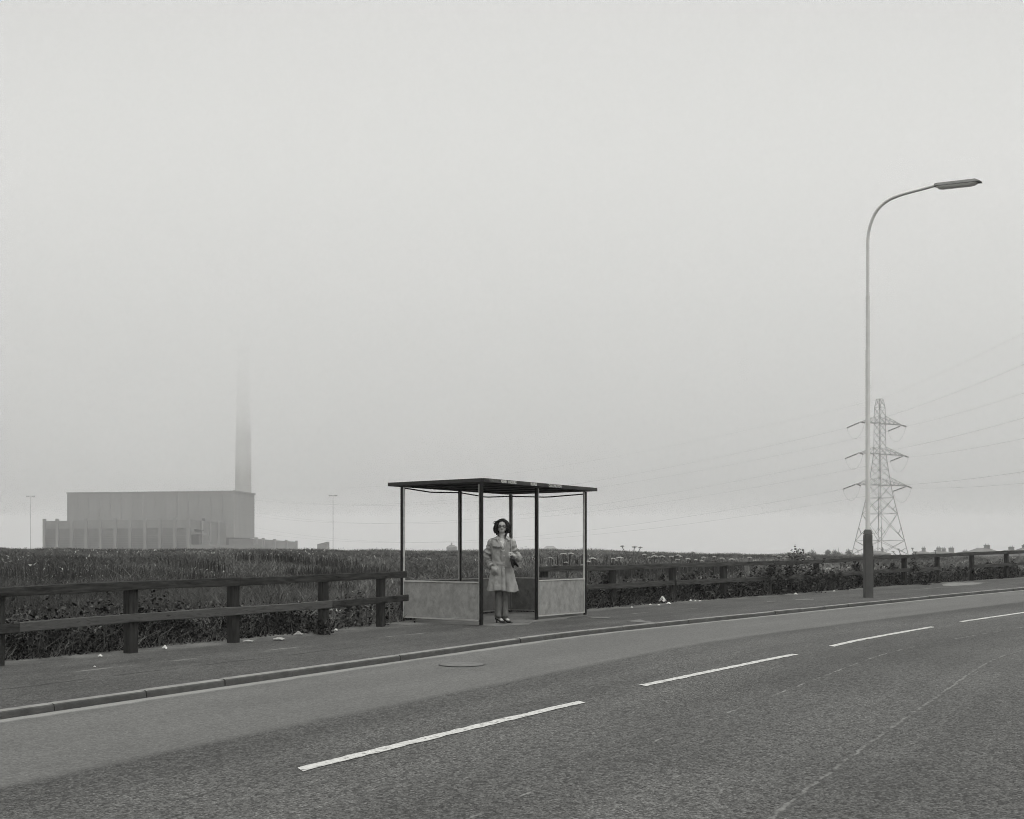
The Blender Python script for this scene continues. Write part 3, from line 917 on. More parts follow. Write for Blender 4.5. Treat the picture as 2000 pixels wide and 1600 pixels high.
for i in range(len(lev) - 1):
    a, b = lev[i], lev[i + 1]
    for k in range(4):
        w = .055 if a < 10 else .042
        mb.beam(corner(k, a), corner(k + 1, b), w, w); mb.beam(corner(k + 1, a), corner(k, b), w, w)
        if b in (3.3, 8.1, 10.9, 13.2, 18.7, 24.1, 27.0, 28.45, 15.9): mb.beam(corner(k, b), corner(k + 1, b), w, w)
for (a, b) in ((.87, 3.3), (3.3, 8.1), (8.1, 10.9)):     # secondary bracing in the skirt
    for k in range(4):
        m0 = (corner(k, a) + corner(k + 1, a)) / 2; 
        mb.beam(corner(k, (a + b) / 2), (corner(k, a) * .75 + corner(k + 1, b) * .25), .05, .05)
        mb.beam(corner(k + 1, (a + b) / 2), (corner(k + 1, a) * .75 + corner(k, b) * .25), .05, .05)
obj('lattice_tower', mb, M['steel'], pyl)
ad = Vector((math.cos(ARM_A), math.sin(ARM_A), 0)); an = Vector((-ad.y, ad.x, 0))
C0 = Vector((pyx, PY, 0))
LB = Vector((-110, 420, 0)) - C0; LB.normalize()           # towards the far left tower
LC = Vector((-.115, -1, 0)).normalized()                  # towards the tower behind the camera
tips = {}
for ai, (zrow_, lns) in enumerate(((827, (5.9, 4.7)), (887, (6.5, 5.1)), (947, (7.3, 5.7)))):
    z = pyz(zrow_); r = float(np.interp(z, [a for a, b in prof], [b for a, b in prof])) * .707
    for sgn in (1, -1):
        ln = lns[0] if sgn > 0 else lns[1]
        tip = C0 + ad * (sgn * ln) + UPZ * z
        am = MB(); h = 1.15
        for q in (-1, 1):
            lo = C0 + ad * (sgn * r) + an * (q * r) + UPZ * z; hi = C0 + ad * (sgn * r) + an * (q * r * .97) + UPZ * (z + h + .1)
            am.beam(lo, tip, .10, .10); am.beam(hi, tip, .07, .07)
            for f, g_ in ((.25, .25), (.5, .5), (.75, .75)):
                am.beam(lo.lerp(tip, f), hi.lerp(tip, g_), .04, .04); am.beam(lo.lerp(tip, f), hi.lerp(tip, max(g_ - .25, 0)), .04, .04)
        for f in (0, .3, .55, .8):
            l1 = (C0 + ad * (sgn * r) + an * r + UPZ * z).lerp(tip, f); l2 = (C0 + ad * (sgn * r) - an * r + UPZ * z).lerp(tip, f); am.beam(l1, l2, .05, .05)
        am.box(tip - UPZ * .05, (.5, .3, .16), (ad, an, UPZ))
        arm = obj('cross_arm', am, M['steel'], pyl)
        ends = []
        for dv, dz in ((LB, -.28), (LC, -.16)):
            st = tip + dv * .45 - UPZ * .12; en = st + dv * 2.5 + UPZ * (dz * 2.5)
            im = MB(); im.tube([tip, st], .03, 6); n = 14
            pts, rad = [], []
            for q in range(n * 2 + 1):
                pts.append(st.lerp(en, q / (n * 2))); rad.append(.115 if q % 2 else .07)
            im.tube(pts, rad, 8)
            obj('insulator', im, M['insulator'], arm); ends.append(en)
        jm = MB(); jp = []
        for q in range(13):
            t = q / 12; p = ends[0].lerp(ends[1], t); p.z -= 2.3 * (1 - (2 * t - 1)**2)**.8; jp.append(p)
        jm.tube(jp, .017, 6); obj('jumper_cable', jm, M['cable'], arm)
        tips[(ai, sgn)] = ends
nm = {0: 'top', 1: 'middle', 2: 'lowest'}
for (ai, sgn), (eb, ec) in tips.items():
    side = 'far end' if sgn > 0 else 'lamp end'
    farB = Vector((-110, 420, 0)) + ad * (sgn * 4.5) + UPZ * (pyz((827, 887, 947)[ai]) - .5)
    cm = MB(); n = 60
    cm.tube([eb.lerp(farB, q / n) - UPZ * (4 * 8.6 * (q / n) * (1 - q / n)) for q in range(n + 1)], .012, 5)
    tag(obj('power_line', cm, M['cable'], loc=eb), f'sagging cable off the {nm[ai]} pylon arm, {side}, sweeping down towards the power station', 'power line', 'cables strung between pylons')
    farC = Vector((pyx - .115 * 260, PY - 260, 0)) + ad * (sgn * 4.5) + UPZ * (pyz((827, 887, 947)[ai]))
    cm = MB()
    sg = 4.2
    cm.tube([ec.lerp(farC, q / n) - UPZ * (4 * sg * (q / n) * (1 - q / n)) for q in range(n + 1)], .011, 5)
    tag(obj('power_line', cm, M['cable'], loc=ec), f'cable off the {nm[ai]} pylon arm, {side}, climbing overhead past the lamp', 'power line', 'cables strung between pylons')
tp = C0 + UPZ * 28.45
for far, sg, lb in ((Vector((-110, 420, 27.5)), 7.5, 'faint earth wire from the pylon peak sweeping towards the power station'), (Vector((pyx - 30, -60, 28.4)), 3.6, 'faint earth wire from the pylon peak climbing overhead past the lamp')):
    cm = MB(); n = 60
    cm.tube([tp.lerp(far, q / n) - UPZ * (4 * sg * (q / n) * (1 - q / n)) for q in range(n + 1)], .008, 5)
    tag(obj('power_line', cm, M['cable'], loc=tp), lb, 'power line', 'cables strung between pylons')

# ------------------------------------------------------------------ far buildings
def PX(px, Y): return (px - 1000) * Y / FP
def ZR(row, Y): return EYE + (HZ - row) * Y / FP
GB = -5.2
ps = empty('power_station', (-170, 560, GB))
tag(ps, 'windowless concrete power station block, tall hall above a pillared lower block', 'power station')
A = Vector((PX(456.5, 560), 560)); B = Vector((PX(131, 577), 577)); Cc = Vector((PX(497, 588), 588)); Dd = B + (Cc - A)
mb = MB()
zt = ZR(959.5, 560); zb = ZR(1050, 560)
foot = [tuple(A), tuple(Cc), tuple(Dd), tuple(B)]
mb.prism(foot, zb, zt)
hall = obj('hall', mb, M['concrete'], ps)
mb = MB()
def inset(p, q, a0, a1, dep):
    d = (Vector(q) - Vector(p)); L = d.length; d.normalize(); return Vector(p) + d * a0 + Vector((-d.y, d.x)) * dep, Vector(p) + d * a1 + Vector((-d.y, d.x)) * dep
# parapet and shallow cladding ribs on the hall
d = (B - A).normalized(); nrm = Vector((d.y, -d.x));
nrm = nrm if nrm.y < 0 else -nrm
rb = MB(); L = (B - A).length
for k in range(1, 15):
    c = A + d * (L * k / 15) + nrm * .12
    rb.box((c.x, c.y, (zb + zt) / 2), (.30, .24, zt - zb - 1.4), ((d.x, d.y, 0), (nrm.x, nrm.y, 0), (0, 0, 1)))
c = (A + B) / 2 + nrm * .15
rb.box((c.x, c.y, zt + .02), (L + .6, .5, .5), ((d.x, d.y, 0), (nrm.x, nrm.y, 0), (0, 0, 1)))
d2 = (Cc - A).normalized(); n2 = Vector((d2.y, -d2.x)); c = (A + Cc) / 2 + n2 * .15
rb.box((c.x, c.y, zt + .03), ((Cc - A).length + .6, .8, .78), ((d2.x, d2.y, 0), (n2.x, n2.y, 0), (0, 0, 1)))
c = A.lerp(Cc, .52) + n2 * .2
obj('parapet', rb, M['concrete'], hall)
# recessed dark base under the overhang
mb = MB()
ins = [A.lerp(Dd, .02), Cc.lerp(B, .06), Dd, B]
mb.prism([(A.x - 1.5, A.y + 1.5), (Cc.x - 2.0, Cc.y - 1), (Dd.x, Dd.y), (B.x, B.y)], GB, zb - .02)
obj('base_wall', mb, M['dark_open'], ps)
# lower block
LA = Vector((PX(372, 480), 480)); LBk = Vector((PX(85, 496), 496)); LC_ = Vector((PX(442, 540), 540)); LD = LBk + (LC_ - LA)
zt2 = ZR(1015.5, 480)
mb = MB(); mb.prism([tuple(LA), tuple(LC_), tuple(LD), tuple(LBk)], GB, zt2)
lb_ = obj('lower_block', mb, M['cladding'], ps)
d = (LBk - LA).normalized(); nn = Vector((-d.y, d.x)); nn = nn if nn.y < 0 else -nn
L = (LBk - LA).length
ax = ((d.x, d.y, 0), (nn.x, nn.y, 0), (0, 0, 1))
for k in range(11):
    a = L * k / 10; a = min(max(a, .8), L - .8)
    c = LA + d * a + nn * .45
    pm = MB(); pm.box((c.x, c.y, (GB + zt2 + .9) / 2), (1.25, .9, zt2 + .9 - GB), ax)
    obj('pillar', pm, M['concrete_light'], lb_)
pm = MB(); c = LA.lerp(LBk, .5) + nn * .22
pm.box((c.x, c.y, zt2 - 1.8), (L, .44, 3.4), ax)
obj('wall_band', pm, M['concrete'], lb_)
# horizontal sheeting joints between the pillars
pm = MB()
for k in range(18):
    z = GB + 1 + k * .75
    if z < zt2 - 3.8: pm.box((c.x, c.y, z), (L - .2, .52, .14), ax)
obj('sheeting', pm, M['concrete'], lb_)
d3 = (LC_ - LA).normalized(); n3 = Vector((d3.y, -d3.x)); ax3 = ((d3.x, d3.y, 0), (n3.x, n3.y, 0), (0, 0, 1)); L3 = (LC_ - LA).length
def side_box(px0, px1, r0, r1, dep, name, m_):
    ks = []
    for px in (px0, px1):
        k = (px - 1000) / FP
        ks.append((k * LA.y - LA.x) / (d3.x - k * d3.y))
    a, b = ks; mid = (a + b) / 2; c = LA + d3 * mid + n3 * (dep / 2); Y = c.y
    z0, z1 = ZR(r1, Y), ZR(r0, Y)
    bm_ = MB(); bm_.box((c.x, c.y, (z0 + z1) / 2), (abs(b - a), dep, z1 - z0), ax3)
    obj(name, bm_, m_, lb_)
for px0, px1 in ((392, 395), (408, 410.5), (424.5, 427)): side_box(px0, px1, 1017, 1070, .5, 'pillar', M['concrete_light'])
side_box(374, 387, 1045, 1063.5, .25, 'loading_door', M['dark_open'])
side_box(373, 393, 1040.5, 1044, 2.4, 'canopy', M['concrete_light'])
side_box(379, 392, 1034.5, 1036.5, 1.4, 'lintel', M['dark_open'])
# small louvre on the hall front
k = (398 - 1000) / FP; dAB = (B - A).normalized(); t_a = (k * A.y - A.x) / (dAB.x - k * dAB.y); c = A + dAB * t_a + nrm * .3
bm_ = MB(); bm_.box((c.x, c.y, ZR(1015, c.y)), (1.4, .7, 1.3), ((dAB.x, dAB.y, 0), (nrm.x, nrm.y, 0), (0, 0, 1))); obj('louvre', bm_, M['dark_open'], hall)
# hall chimney
ch = empty('chimney', (PX(475, 606), 606, GB)); tag(ch, 'tall tapering concrete chimney rising from the power station and fading into fog', 'chimney')
mb = MB()
chx = PX(475, 606)
mb.tube([(chx, 606, z) for z in (GB, 36, 64, 92, 112)], [4.9, 4.3, 3.95, 3.35, 3.0], 40)
obj('shaft', mb, M['concrete_stack'], ch, smooth=True)
mb = MB(); mb.tube([(chx, 606, z) for z in (108, 109, 111.4, 112.2)], [3.1, 3.3, 3.3, 3.1], 40)
obj('rim', mb, M['concrete'], ch)
# low wing to the right
wg = empty('annexe_wall', (PX(540, 620), 620, GB)); tag(wg, 'low pillared concrete annexe trailing away from the foot of the power station', 'annexe')
W0 = Vector((PX(495, 555), 555)); W1 = Vector((PX(579.5, 713), 713)); dW = (W1 - W0).normalized(); nW = Vector((dW.y, -dW.x))
zw = ZR(1052.5, 560)
mb = MB(); off = -nW * 12
mb.prism([tuple(W0), tuple(W1), tuple(W1 + off), tuple(W0 + off)], GB, zw); obj('wall', mb, M['cladding'], wg)
axw = ((dW.x, dW.y, 0), (nW.x, nW.y, 0), (0, 0, 1))
for px in (499, 513, 535, 558, 578):
    k = (px - 1000) / FP; t = (k * W0.y - W0.x) / (dW.x - k * dW.y); c = W0 + dW * t + nW * .3
    bm_ = MB(); bm_.box((c.x, c.y, (zw + .7 + GB) / 2), (3.2, 1.2, zw + .7 - GB), axw); obj('pillar', bm_, M['concrete_light'], wg)
# boundary wall in front
bw_ = empty('boundary_wall', (PX(430, 455), 455, GB)); tag(bw_, 'long low pale wall with square piers in front of the loading door', 'wall')
mb = MB(); ya = 455
mb.box(((PX(373, ya) + PX(505, ya)) / 2, ya, (GB + ZR(1064.5, ya)) / 2), (PX(505, ya) - PX(373, ya), .5, ZR(1064.5, ya) - GB)); obj('wall', mb, M['concrete'], bw_)
for px in (375, 413, 457, 502):
    bm_ = MB(); bm_.box((PX(px, ya), ya - .3, (GB + ZR(1063.4, ya)) / 2), (.6, .5, ZR(1063.4, ya) - GB)); obj('pier', bm_, M['concrete_light'], bw_)
# low yard wall with pillars seen left of the lower block base
# hut
def gable_house(name, px0, px1, Y, row_eave, row_ridge, label, cat, chims=(), group=None, mono=False, m1=None, m2=None, depth=8):
    x0, x1 = PX(px0, Y), PX(px1, Y)
    root = empty(name, ((x0 + x1) / 2, Y + depth / 2, GB)); tag(root, label, cat, group)
    ze, zr = ZR(row_eave, Y), ZR(row_ridge, Y)
    mb = MB(); mb.prism([(x0, Y), (x1, Y), (x1, Y + depth), (x0, Y + depth)], GB, ze); obj('wall', mb, m1 or M['brick'], root)
    rf = MB(); ym = Y + depth / 2
    if mono:
        rf.add([(x0, Y, ze), (x1, Y, zr), (x1, Y + depth, zr), (x0, Y + depth, ze), (x0, Y, ze - .2), (x1, Y, ze - .2), (x1, Y + depth, ze - .2), (x0, Y + depth, ze - .2)],
               [(0, 1, 2, 3), (4, 5, 1, 0), (5, 6, 2, 1), (6, 7, 3, 2), (7, 4, 0, 3), (4, 7, 6, 5)])
    else:
        hip = min((x1 - x0) * .28, depth * .5)
        e = .3
        rf.add([(x0 - e, Y - e, ze), (x1 + e, Y - e, ze), (x1 + e, Y + depth + e, ze), (x0 - e, Y + depth + e, ze), (x0 + hip, ym, zr), (x1 - hip, ym, zr)],
               [(0, 1, 5, 4), (1, 2, 5), (2, 3, 4, 5), (3, 0, 4), (3, 2, 1, 0)])
    ro = obj('roof', rf, m2 or M['slate'], root)
    for (cp, w, rtop) in chims:
        cmb = MB(); xx = PX(cp, ym); ww = w * ym / FP; zt_ = ZR(rtop, ym)
        cmb.box((xx, ym, (ze + zt_) / 2 - .2), (ww, .9, zt_ - ze + .4)); cmb.box((xx, ym, zt_ - .22), (ww + .2, 1.1, .2))
        for q in (-1, 1): cmb.tube([(xx + q * ww * .25, ym, zt_), (xx + q * ww * .25, ym, zt_ + .45)], .12, 8)
        obj('chimney', cmb, M['brick'], ro)
    # windows on the near wall
    nwin = max(1, int((x1 - x0) / 4))
    if not mono:
        for q in range(nwin):
            wx = x0 + (x1 - x0) * (q + .5) / nwin
            for zz in (GB + 1.6, GB + 4.6):
                if zz + .8 < ze: wm = MB(); wm.box((wx, Y - .02, zz), (1.1, .08, 1.3)); obj('window', wm, M['dark_open'], root)
    return root
gable_house('concrete_hut', 619.5, 639, 505, 1063, 1058.3, 'small wedge-roofed concrete hut alone on the field skyline beside a mast', 'hut', mono=True, m1=M['concrete'], m2=M['concrete'], depth=6)
gable_house('house', 872, 892, 700, 1069, 1064.5, 'faint hazy house roof on the skyline seen just behind the shelter back post', 'house', [(882, 2.5, 1061)])
gable_house('barn', 1058, 1091, 900, 1075, 1066.5, 'faint pale barn roof on the skyline seen through the shelter end bay', 'barn', m1=M['concrete'], m2=M['concrete'])
HG = 'brick houses beyond the field'
gable_house('house', 1704, 1740, 330, 1082, 1076.5, 'low hazy house roof seen between the legs of the pylon', 'house', [(1723, 2.5, 1072)], HG)
gable_house('house', 1797, 1822, 420, 1081, 1077, 'hazy house with one stout chimney, first of the row past the pylon', 'house', [(1804, 6, 1070)], HG)
gable_house('house', 1824, 1866, 425, 1081, 1076.8, 'hazy house with a row of three chimneys', 'house', [(1833.5, 7.5, 1069.5), (1843, 6.5, 1071), (1858, 9, 1069.8)], HG)
gable_house('house', 1878, 1898, 430, 1081, 1078, 'low hazy house with one short chimney between taller roofs', 'house', [(1885, 8, 1075.5)], HG)
gable_house('house', 1904, 1954, 380, 1079, 1070.5, 'hazy house with broad hipped roof and central double chimney', 'house', [(1927.5, 9.5, 1064.5)], HG)
gable_house('house', 1966, 1988, 380, 1079, 1074.5, 'hazy house with a wide chimney just inside the picture edge', 'house', [(1975, 9, 1068.5)], HG)
gable_house('house', 1994, 2030, 380, 1078, 1070.5, 'hazy house cut off by the picture edge', 'house', [(2001, 8, 1065)], HG)
# floodlight masts
for px, Y, rt, lab in ((60, 450, 969, 'thin tall mast with crossbar standing apart beyond the power station lower block'), (650.5, 450, 967.5, 'thin tall mast with crossbar standing alone between hut and shelter')):
    r_ = empty('floodlight_mast', (PX(px, Y), Y, GB)); tag(r_, lab, 'mast', 'tall thin floodlight masts')
    mb = MB(); mb.tube([(PX(px, Y), Y, GB), (PX(px, Y), Y, ZR(rt, Y))], [.12, .07], 8); obj('pole', mb, M['steel'], r_)
    mb = MB(); mb.box((PX(px, Y), Y, ZR(rt, Y)), (3.4, .25, .18))
    for q in (-1.5, -.8, .8, 1.5): mb.box((PX(px, Y) + q, Y - .1, ZR(rt, Y) - .2), (.4, .3, .35))
    obj('lamp_bar', mb, M['steel'], r_)

# ------------------------------------------------------------------ far trees
def leaf_cloud(N, centre, rad, size, fn=None, seed=1, up=.3, tone=(.6, 1.5)):
    """small leaf quads through an uneven volume"""
    r = np.random.default_rng(seed)
    u = r.normal(size=(N, 3)); u /= np.linalg.norm(u, axis=1)[:, None]
    rr = r.random(N) ** .45
    k1, k2 = r.uniform(0, 6, 2)
    lobes = 1 + .22 * np.sin(5 * np.arctan2(u[:, 1], u[:, 0]) + k1) * np.cos(4 * u[:, 2] + k2) + .16 * np.sin(9 * u[:, 0] + 7 * u[:, 2] + k2)
    P = u * (rr * lobes)[:, None] * np.asarray(rad) + np.asarray(centre)
    return leaves_at(P, size, r, up, tone)
def leaves_at(P, size, r, up=.3, tone=(.6, 1.5)):
    N = len(P)
    a = r.normal(size=(N, 3)); a[:, 2] *= .6; a /= np.linalg.norm(a, axis=1)[:, None]
    b = r.normal(size=(N, 3)); b[:, 2] += up; b = np.cross(a, b); b /= np.linalg.norm(b, axis=1)[:, None] + 1e-9
    s = (size * r.uniform(.55, 1.35, N))[:, None]
    n = np.cross(a, b)
    V = np.stack([P - a * s * .5, P + b * s * .27 + n * s * .06, P + a * s * .5, P - b * s * .27 + n * s * .06], 1).reshape(-1, 3)
    F = np.arange(N * 4).reshape(N, 4)
    t = np.repeat(tone[0] * .6 + (tone[1] * 2.3 - tone[0] * .6) * r.random(N) ** 2.4, 4)
    return V, F, t
def tree(px, Y, row_top, width_px, label, seed, name='tree', grp='trees on the skyline'):
    x = PX(px, Y); zt = ZR(row_top, Y); w = width_px * Y / FP / 2
    gz = float(ground_z([x], [Y])[0])
    root = empty(name, (x, Y, gz)); tag(root, label, 'tree', grp)
    rr = random.Random(seed)
    h = zt - gz
    tm = MB(); tm.tube([(x, Y, gz - .1), (x + .1, Y, gz + h * .4), (x - .1, Y, gz + h * .75), (x, Y, zt - .4)], [w * .14, w * .10, w * .05, .02], 7)
    for q in range(6):
        a = rr.uniform(0, 2 * PI); z0 = gz + h * rr.uniform(.25, .6)
        tm.tube([(x, Y, z0), (x + math.cos(a) * w * .6, Y + math.sin(a) * w * .6, z0 + h * .2)], [w * .05, .02], 5)
    obj('trunk', tm, M['bark'], root)
    Vs, Fs, Ts = [], [], []; off = 0
    for q in range(7):
        cx = x + rr.uniform(-.6, .6) * w; cy = Y + rr.uniform(-.6, .6) * w; cz = gz + h * rr.uniform(.45, .82); rad = w * rr.uniform(.35, .6)
        V, F, T = leaf_cloud(420, (cx, cy, cz), (rad, rad, min(rad * 1.2, zt - cz)), .26, seed=seed * 10 + q)
        Vs.append(V); Fs.append(F + off); Ts.append(T); off += len(V)
    np_mesh('crown', np.concatenate(Vs), np.concatenate(Fs), M['tree_leaf'], np.concatenate(Ts), root)
for k, (px, w, rt, lb) in enumerate(((1587, 34, 1073, 'low hazy tree furthest from the pylon in the skyline clump'), (1621, 26, 1067.5, 'hazy tree second in the clump, leaning tuft on its top'),
        (1638, 24, 1066, 'hazy tree in the middle of the clump beside the pylon'), (1657, 26, 1068, 'hazy tree touching the foot of the pylon'))):
    lb = ['low hazy tree standing apart at the shelter end of the skyline clump', 'hazy pointed tree second in the skyline clump', 'hazy tallest tree of the clump beside the pylon', 'hazy round tree touching the outer leg of the pylon'][k]
    tree(px, 240, rt, w, lb, 30 + k)

# ------------------------------------------------------------------ grass field
def out_of_shelter(x, y):
    rx_, ry_ = x - SO.x, y - SO.y
    u = rx_ * SU.x + ry_ * SU.y; v = rx_ * SV.x + ry_ * SV.y
    return ~((u > -.12) & (u < LEN + .10) & (v > -.5) & (v < DEP + .06))
def field_points(n, r0, r1, seed, pxlo=-350, pxhi=2350):
    r = np.random.default_rng(seed)
    px = r.uniform(pxlo, pxhi, n); Y = np.sqrt(r.uniform(r0 * r0, r1 * r1, n))
    X = (px - 1000) * Y / FP
    s, d = nearest(X, Y)
    k = (d < -3.45) & out_of_shelter(X, Y)
    return X[k], Y[k], d[k], s[k]
def snoise(X, Y, sc_, seed=0):
    r = np.random.default_rng(seed + 99); out = np.zeros(len(X))
    for _ in range(7):
        a = r.uniform(0, 2 * PI); f = sc_ * r.uniform(.6, 1.9); ph = r.uniform(0, 6.3)
        out += np.sin((X * math.cos(a) + Y * math.sin(a)) * f + ph + 1.7 * np.sin((X * math.sin(a) - Y * math.cos(a)) * f * .7 + ph * 2))
    return out / 7
def blades(X, Y, h, w, tone, seed, lean=.35):
    r = np.random.default_rng(seed); N = len(X)
    Z = ground_z(X, Y) - .02
    a = r.uniform(0, PI, N); ca, sa = np.cos(a), np.sin(a)
    lx_, ly_ = r.normal(0, lean, N) * h, r.normal(0, lean, N) * h
    B = np.stack([X, Y, Z], 1)
    side = np.stack([ca, sa * .5, np.zeros(N)], 1) * (w / 2)[:, None]
    mid = B + np.stack([lx_ * .35, ly_ * .35, h * .6], 1)
    tip = B + np.stack([lx_, ly_, h], 1)
    V = np.stack([B - side, B + side, mid + side * .8, mid - side * .8, tip], 1).reshape(-1, 3)
    base = np.arange(N) * 5
    F3 = np.concatenate([np.stack([base, base + 1, base + 2], 1), np.stack([base, base + 2, base + 3], 1), np.stack([base + 3, base + 2, base + 4], 1)])
    return V, F3, np.repeat(tone, 5)
Vs, Fs, Ts = [], [], []; off = 0
for (n, r0, r1, h0, w0, sd_) in ((130000, 10, 24, .30, .009, 1), (150000, 22, 42, .17, .015, 2), (190000, 40, 73, .13, .022, 3)):
    X, Y, d, s = field_points(n, r0, r1, sd_)
    if r0 < 22:
        extra = field_points(60000, 10, 24, 9)
        X = np.concatenate([X, extra[0]]); Y = np.concatenate([Y, extra[1]])
    N = len(X); r = np.random.default_rng(sd_)
    pn = snoise(X, Y * .45, .30, 1); pn2 = snoise(X, Y, 1.3, 2)
    h = h0 * r.uniform(.3, 1.4, N) * np.clip(1 + .75 * pn2 + .35 * snoise(X, Y, 3.5, 12), .35, 2)
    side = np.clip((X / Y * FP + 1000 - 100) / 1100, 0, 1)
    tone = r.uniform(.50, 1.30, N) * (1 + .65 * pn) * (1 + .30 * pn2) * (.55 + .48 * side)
    pale = r.random(N) < .03 * (1 + 2 * (pn2 > .3)); tone = np.where(pale, tone * 2.2, tone)
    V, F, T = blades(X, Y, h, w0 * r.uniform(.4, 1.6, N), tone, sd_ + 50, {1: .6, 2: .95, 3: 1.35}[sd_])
    Vs.append(V); Fs.append(F + off); Ts.append(T); off += len(V)
# pale seed heads and small flowers in loose drifts
for (n, r0, r1, sz) in ((9000, 12, 30, .020), (12000, 28, 70, .034)):
    X, Y, d, s = field_points(n, r0, r1, 40 + r0)
    pn = snoise(X * .6, Y * 1.5, .5, 7); k = pn > .30; X, Y = X[k], Y[k]; r = np.random.default_rng(r0)
    P = np.stack([X, Y, ground_z(X, Y) + r.uniform(.08, .26, len(X))], 1)
    u_ = r.normal(size=(len(X), 3)) * sz; w_ = r.normal(size=(len(X), 3)) * sz
    V = np.stack([P, P + u_, P + w_], 1).reshape(-1, 3); F = np.arange(len(X) * 3).reshape(-1, 3)
    Vs.append(V); Fs.append(F + off); Ts.append(np.repeat(r.uniform(1.8, 4.2, len(X)), 3)); off += len(V)
# taller dark seed stems in drifts
X, Y, d, s = field_points(90000, 15, 40, 21)
pn = snoise(X, Y, .45, 5); k = (pn > .18) & ((X / Y * FP < 60) | (d < -9)); X, Y = X[k], Y[k]
r = np.random.default_rng(5)
h = r.uniform(.28, .55, len(X)); V, F, T = blades(X, Y, h, .016 * r.uniform(.6, 1.4, len(X)) * (Y / 25), r.uniform(.14, .42, len(X)), 77, .16)
Vs.append(V); Fs.append(F + off); Ts.append(T); off += len(V)
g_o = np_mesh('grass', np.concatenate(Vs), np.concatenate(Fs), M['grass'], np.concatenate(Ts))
tag(g_o, 'rough unmown grass covering the open field behind the fences', 'grass', kind='stuff')

# undergrowth along both fences: broad leaves and arching blades
def strip_points(n, s0, s1, d0, d1, seed):
    r = np.random.default_rng(seed); s = r.uniform(s0, s1, n); d = r.uniform(d0, d1, n)
    x, y, z = at(s, d); k = out_of_shelter(x, y); return x[k], y[k], z[k], s[k], d[k]
Vs, Fs, Ts = [], [], []; off = 0
r = np.random.default_rng(31)
for (n, s0, s1, d0, d1, hmax, t0, t1) in ((46000, 4, 17.2, -4.3, -3.12, .44, .10, .42), (30000, 4, 17.2, -6.6, -4.1, .38, .8, 2.8),
                                         (40000, 18.5, 44, -4.0, -3.12, .46, .10, .48), (30000, 18.5, 44, -6.0, -3.9, .36, 1.2, 5.0)):
    x, y, z, s, d = strip_points(n, s0, s1, d0, d1, int(s0 - d0 * 3))
    n = len(x); cl = snoise(x, y, 2.2, 3)
    z = ground_z(x, y)
    hh_ = hmax * np.clip(.66 + .62 * cl + r.normal(0, .14, n), .08, 1.5)
    hh_ *= np.clip((-d - 3.05) / .45, .25, 1)
    P = np.stack([x, y, z + hh_ * r.random(n) ** .6], 1)
    V, F, T = leaves_at(P, .050, r, .6, (t0, t1))
    # a few pale leaf backs
    T = T * np.repeat(np.where(r.random(n) < .05, 2.6, 1.0), 4)
    Vs.append(V); Fs.append(F + off); Ts.append(T); off += len(V)
wv = np_mesh('undergrowth', np.concatenate(Vs), np.concatenate(Fs), M['weed'], np.concatenate(Ts))
tag(wv, 'tangled leafy weeds and nettles crowding the foot of the fences', 'undergrowth', kind='stuff')
# long pale-edged grass at the fence foot (mesh of its own: it is another growth)
Vs, Fs, Ts = [], [], []; off = 0
for (n, s0, s1, d0, d1) in ((15000, 4, 17.2, -4.6, -3.0), (9000, 18.5, 44, -4.4, -3.0)):
    x, y, z, s, d = strip_points(n, s0, s1, d0, d1, int(s0) + 3)
    tf = snoise(x, y, 3.0, 8); k = tf > -.35; x, y, d = x[k], y[k], d[k]
    h = r.uniform(.12, .45, len(x)) * np.clip((-d - 2.9) / .5, .3, 1)
    V, F, T = blades(x, y, h, .008 * r.uniform(.6, 1.4, len(x)), r.uniform(.6, 2.0, len(x)), 61, .55)
    Vs.append(V); Fs.append(F + off); Ts.append(T); off += len(V)
eg = np_mesh('verge_grass', np.concatenate(Vs), np.concatenate(Fs), M['grass'], np.concatenate(Ts))
tag(eg, 'long arching grass along the back edge of the pavement', 'grass', kind='stuff')

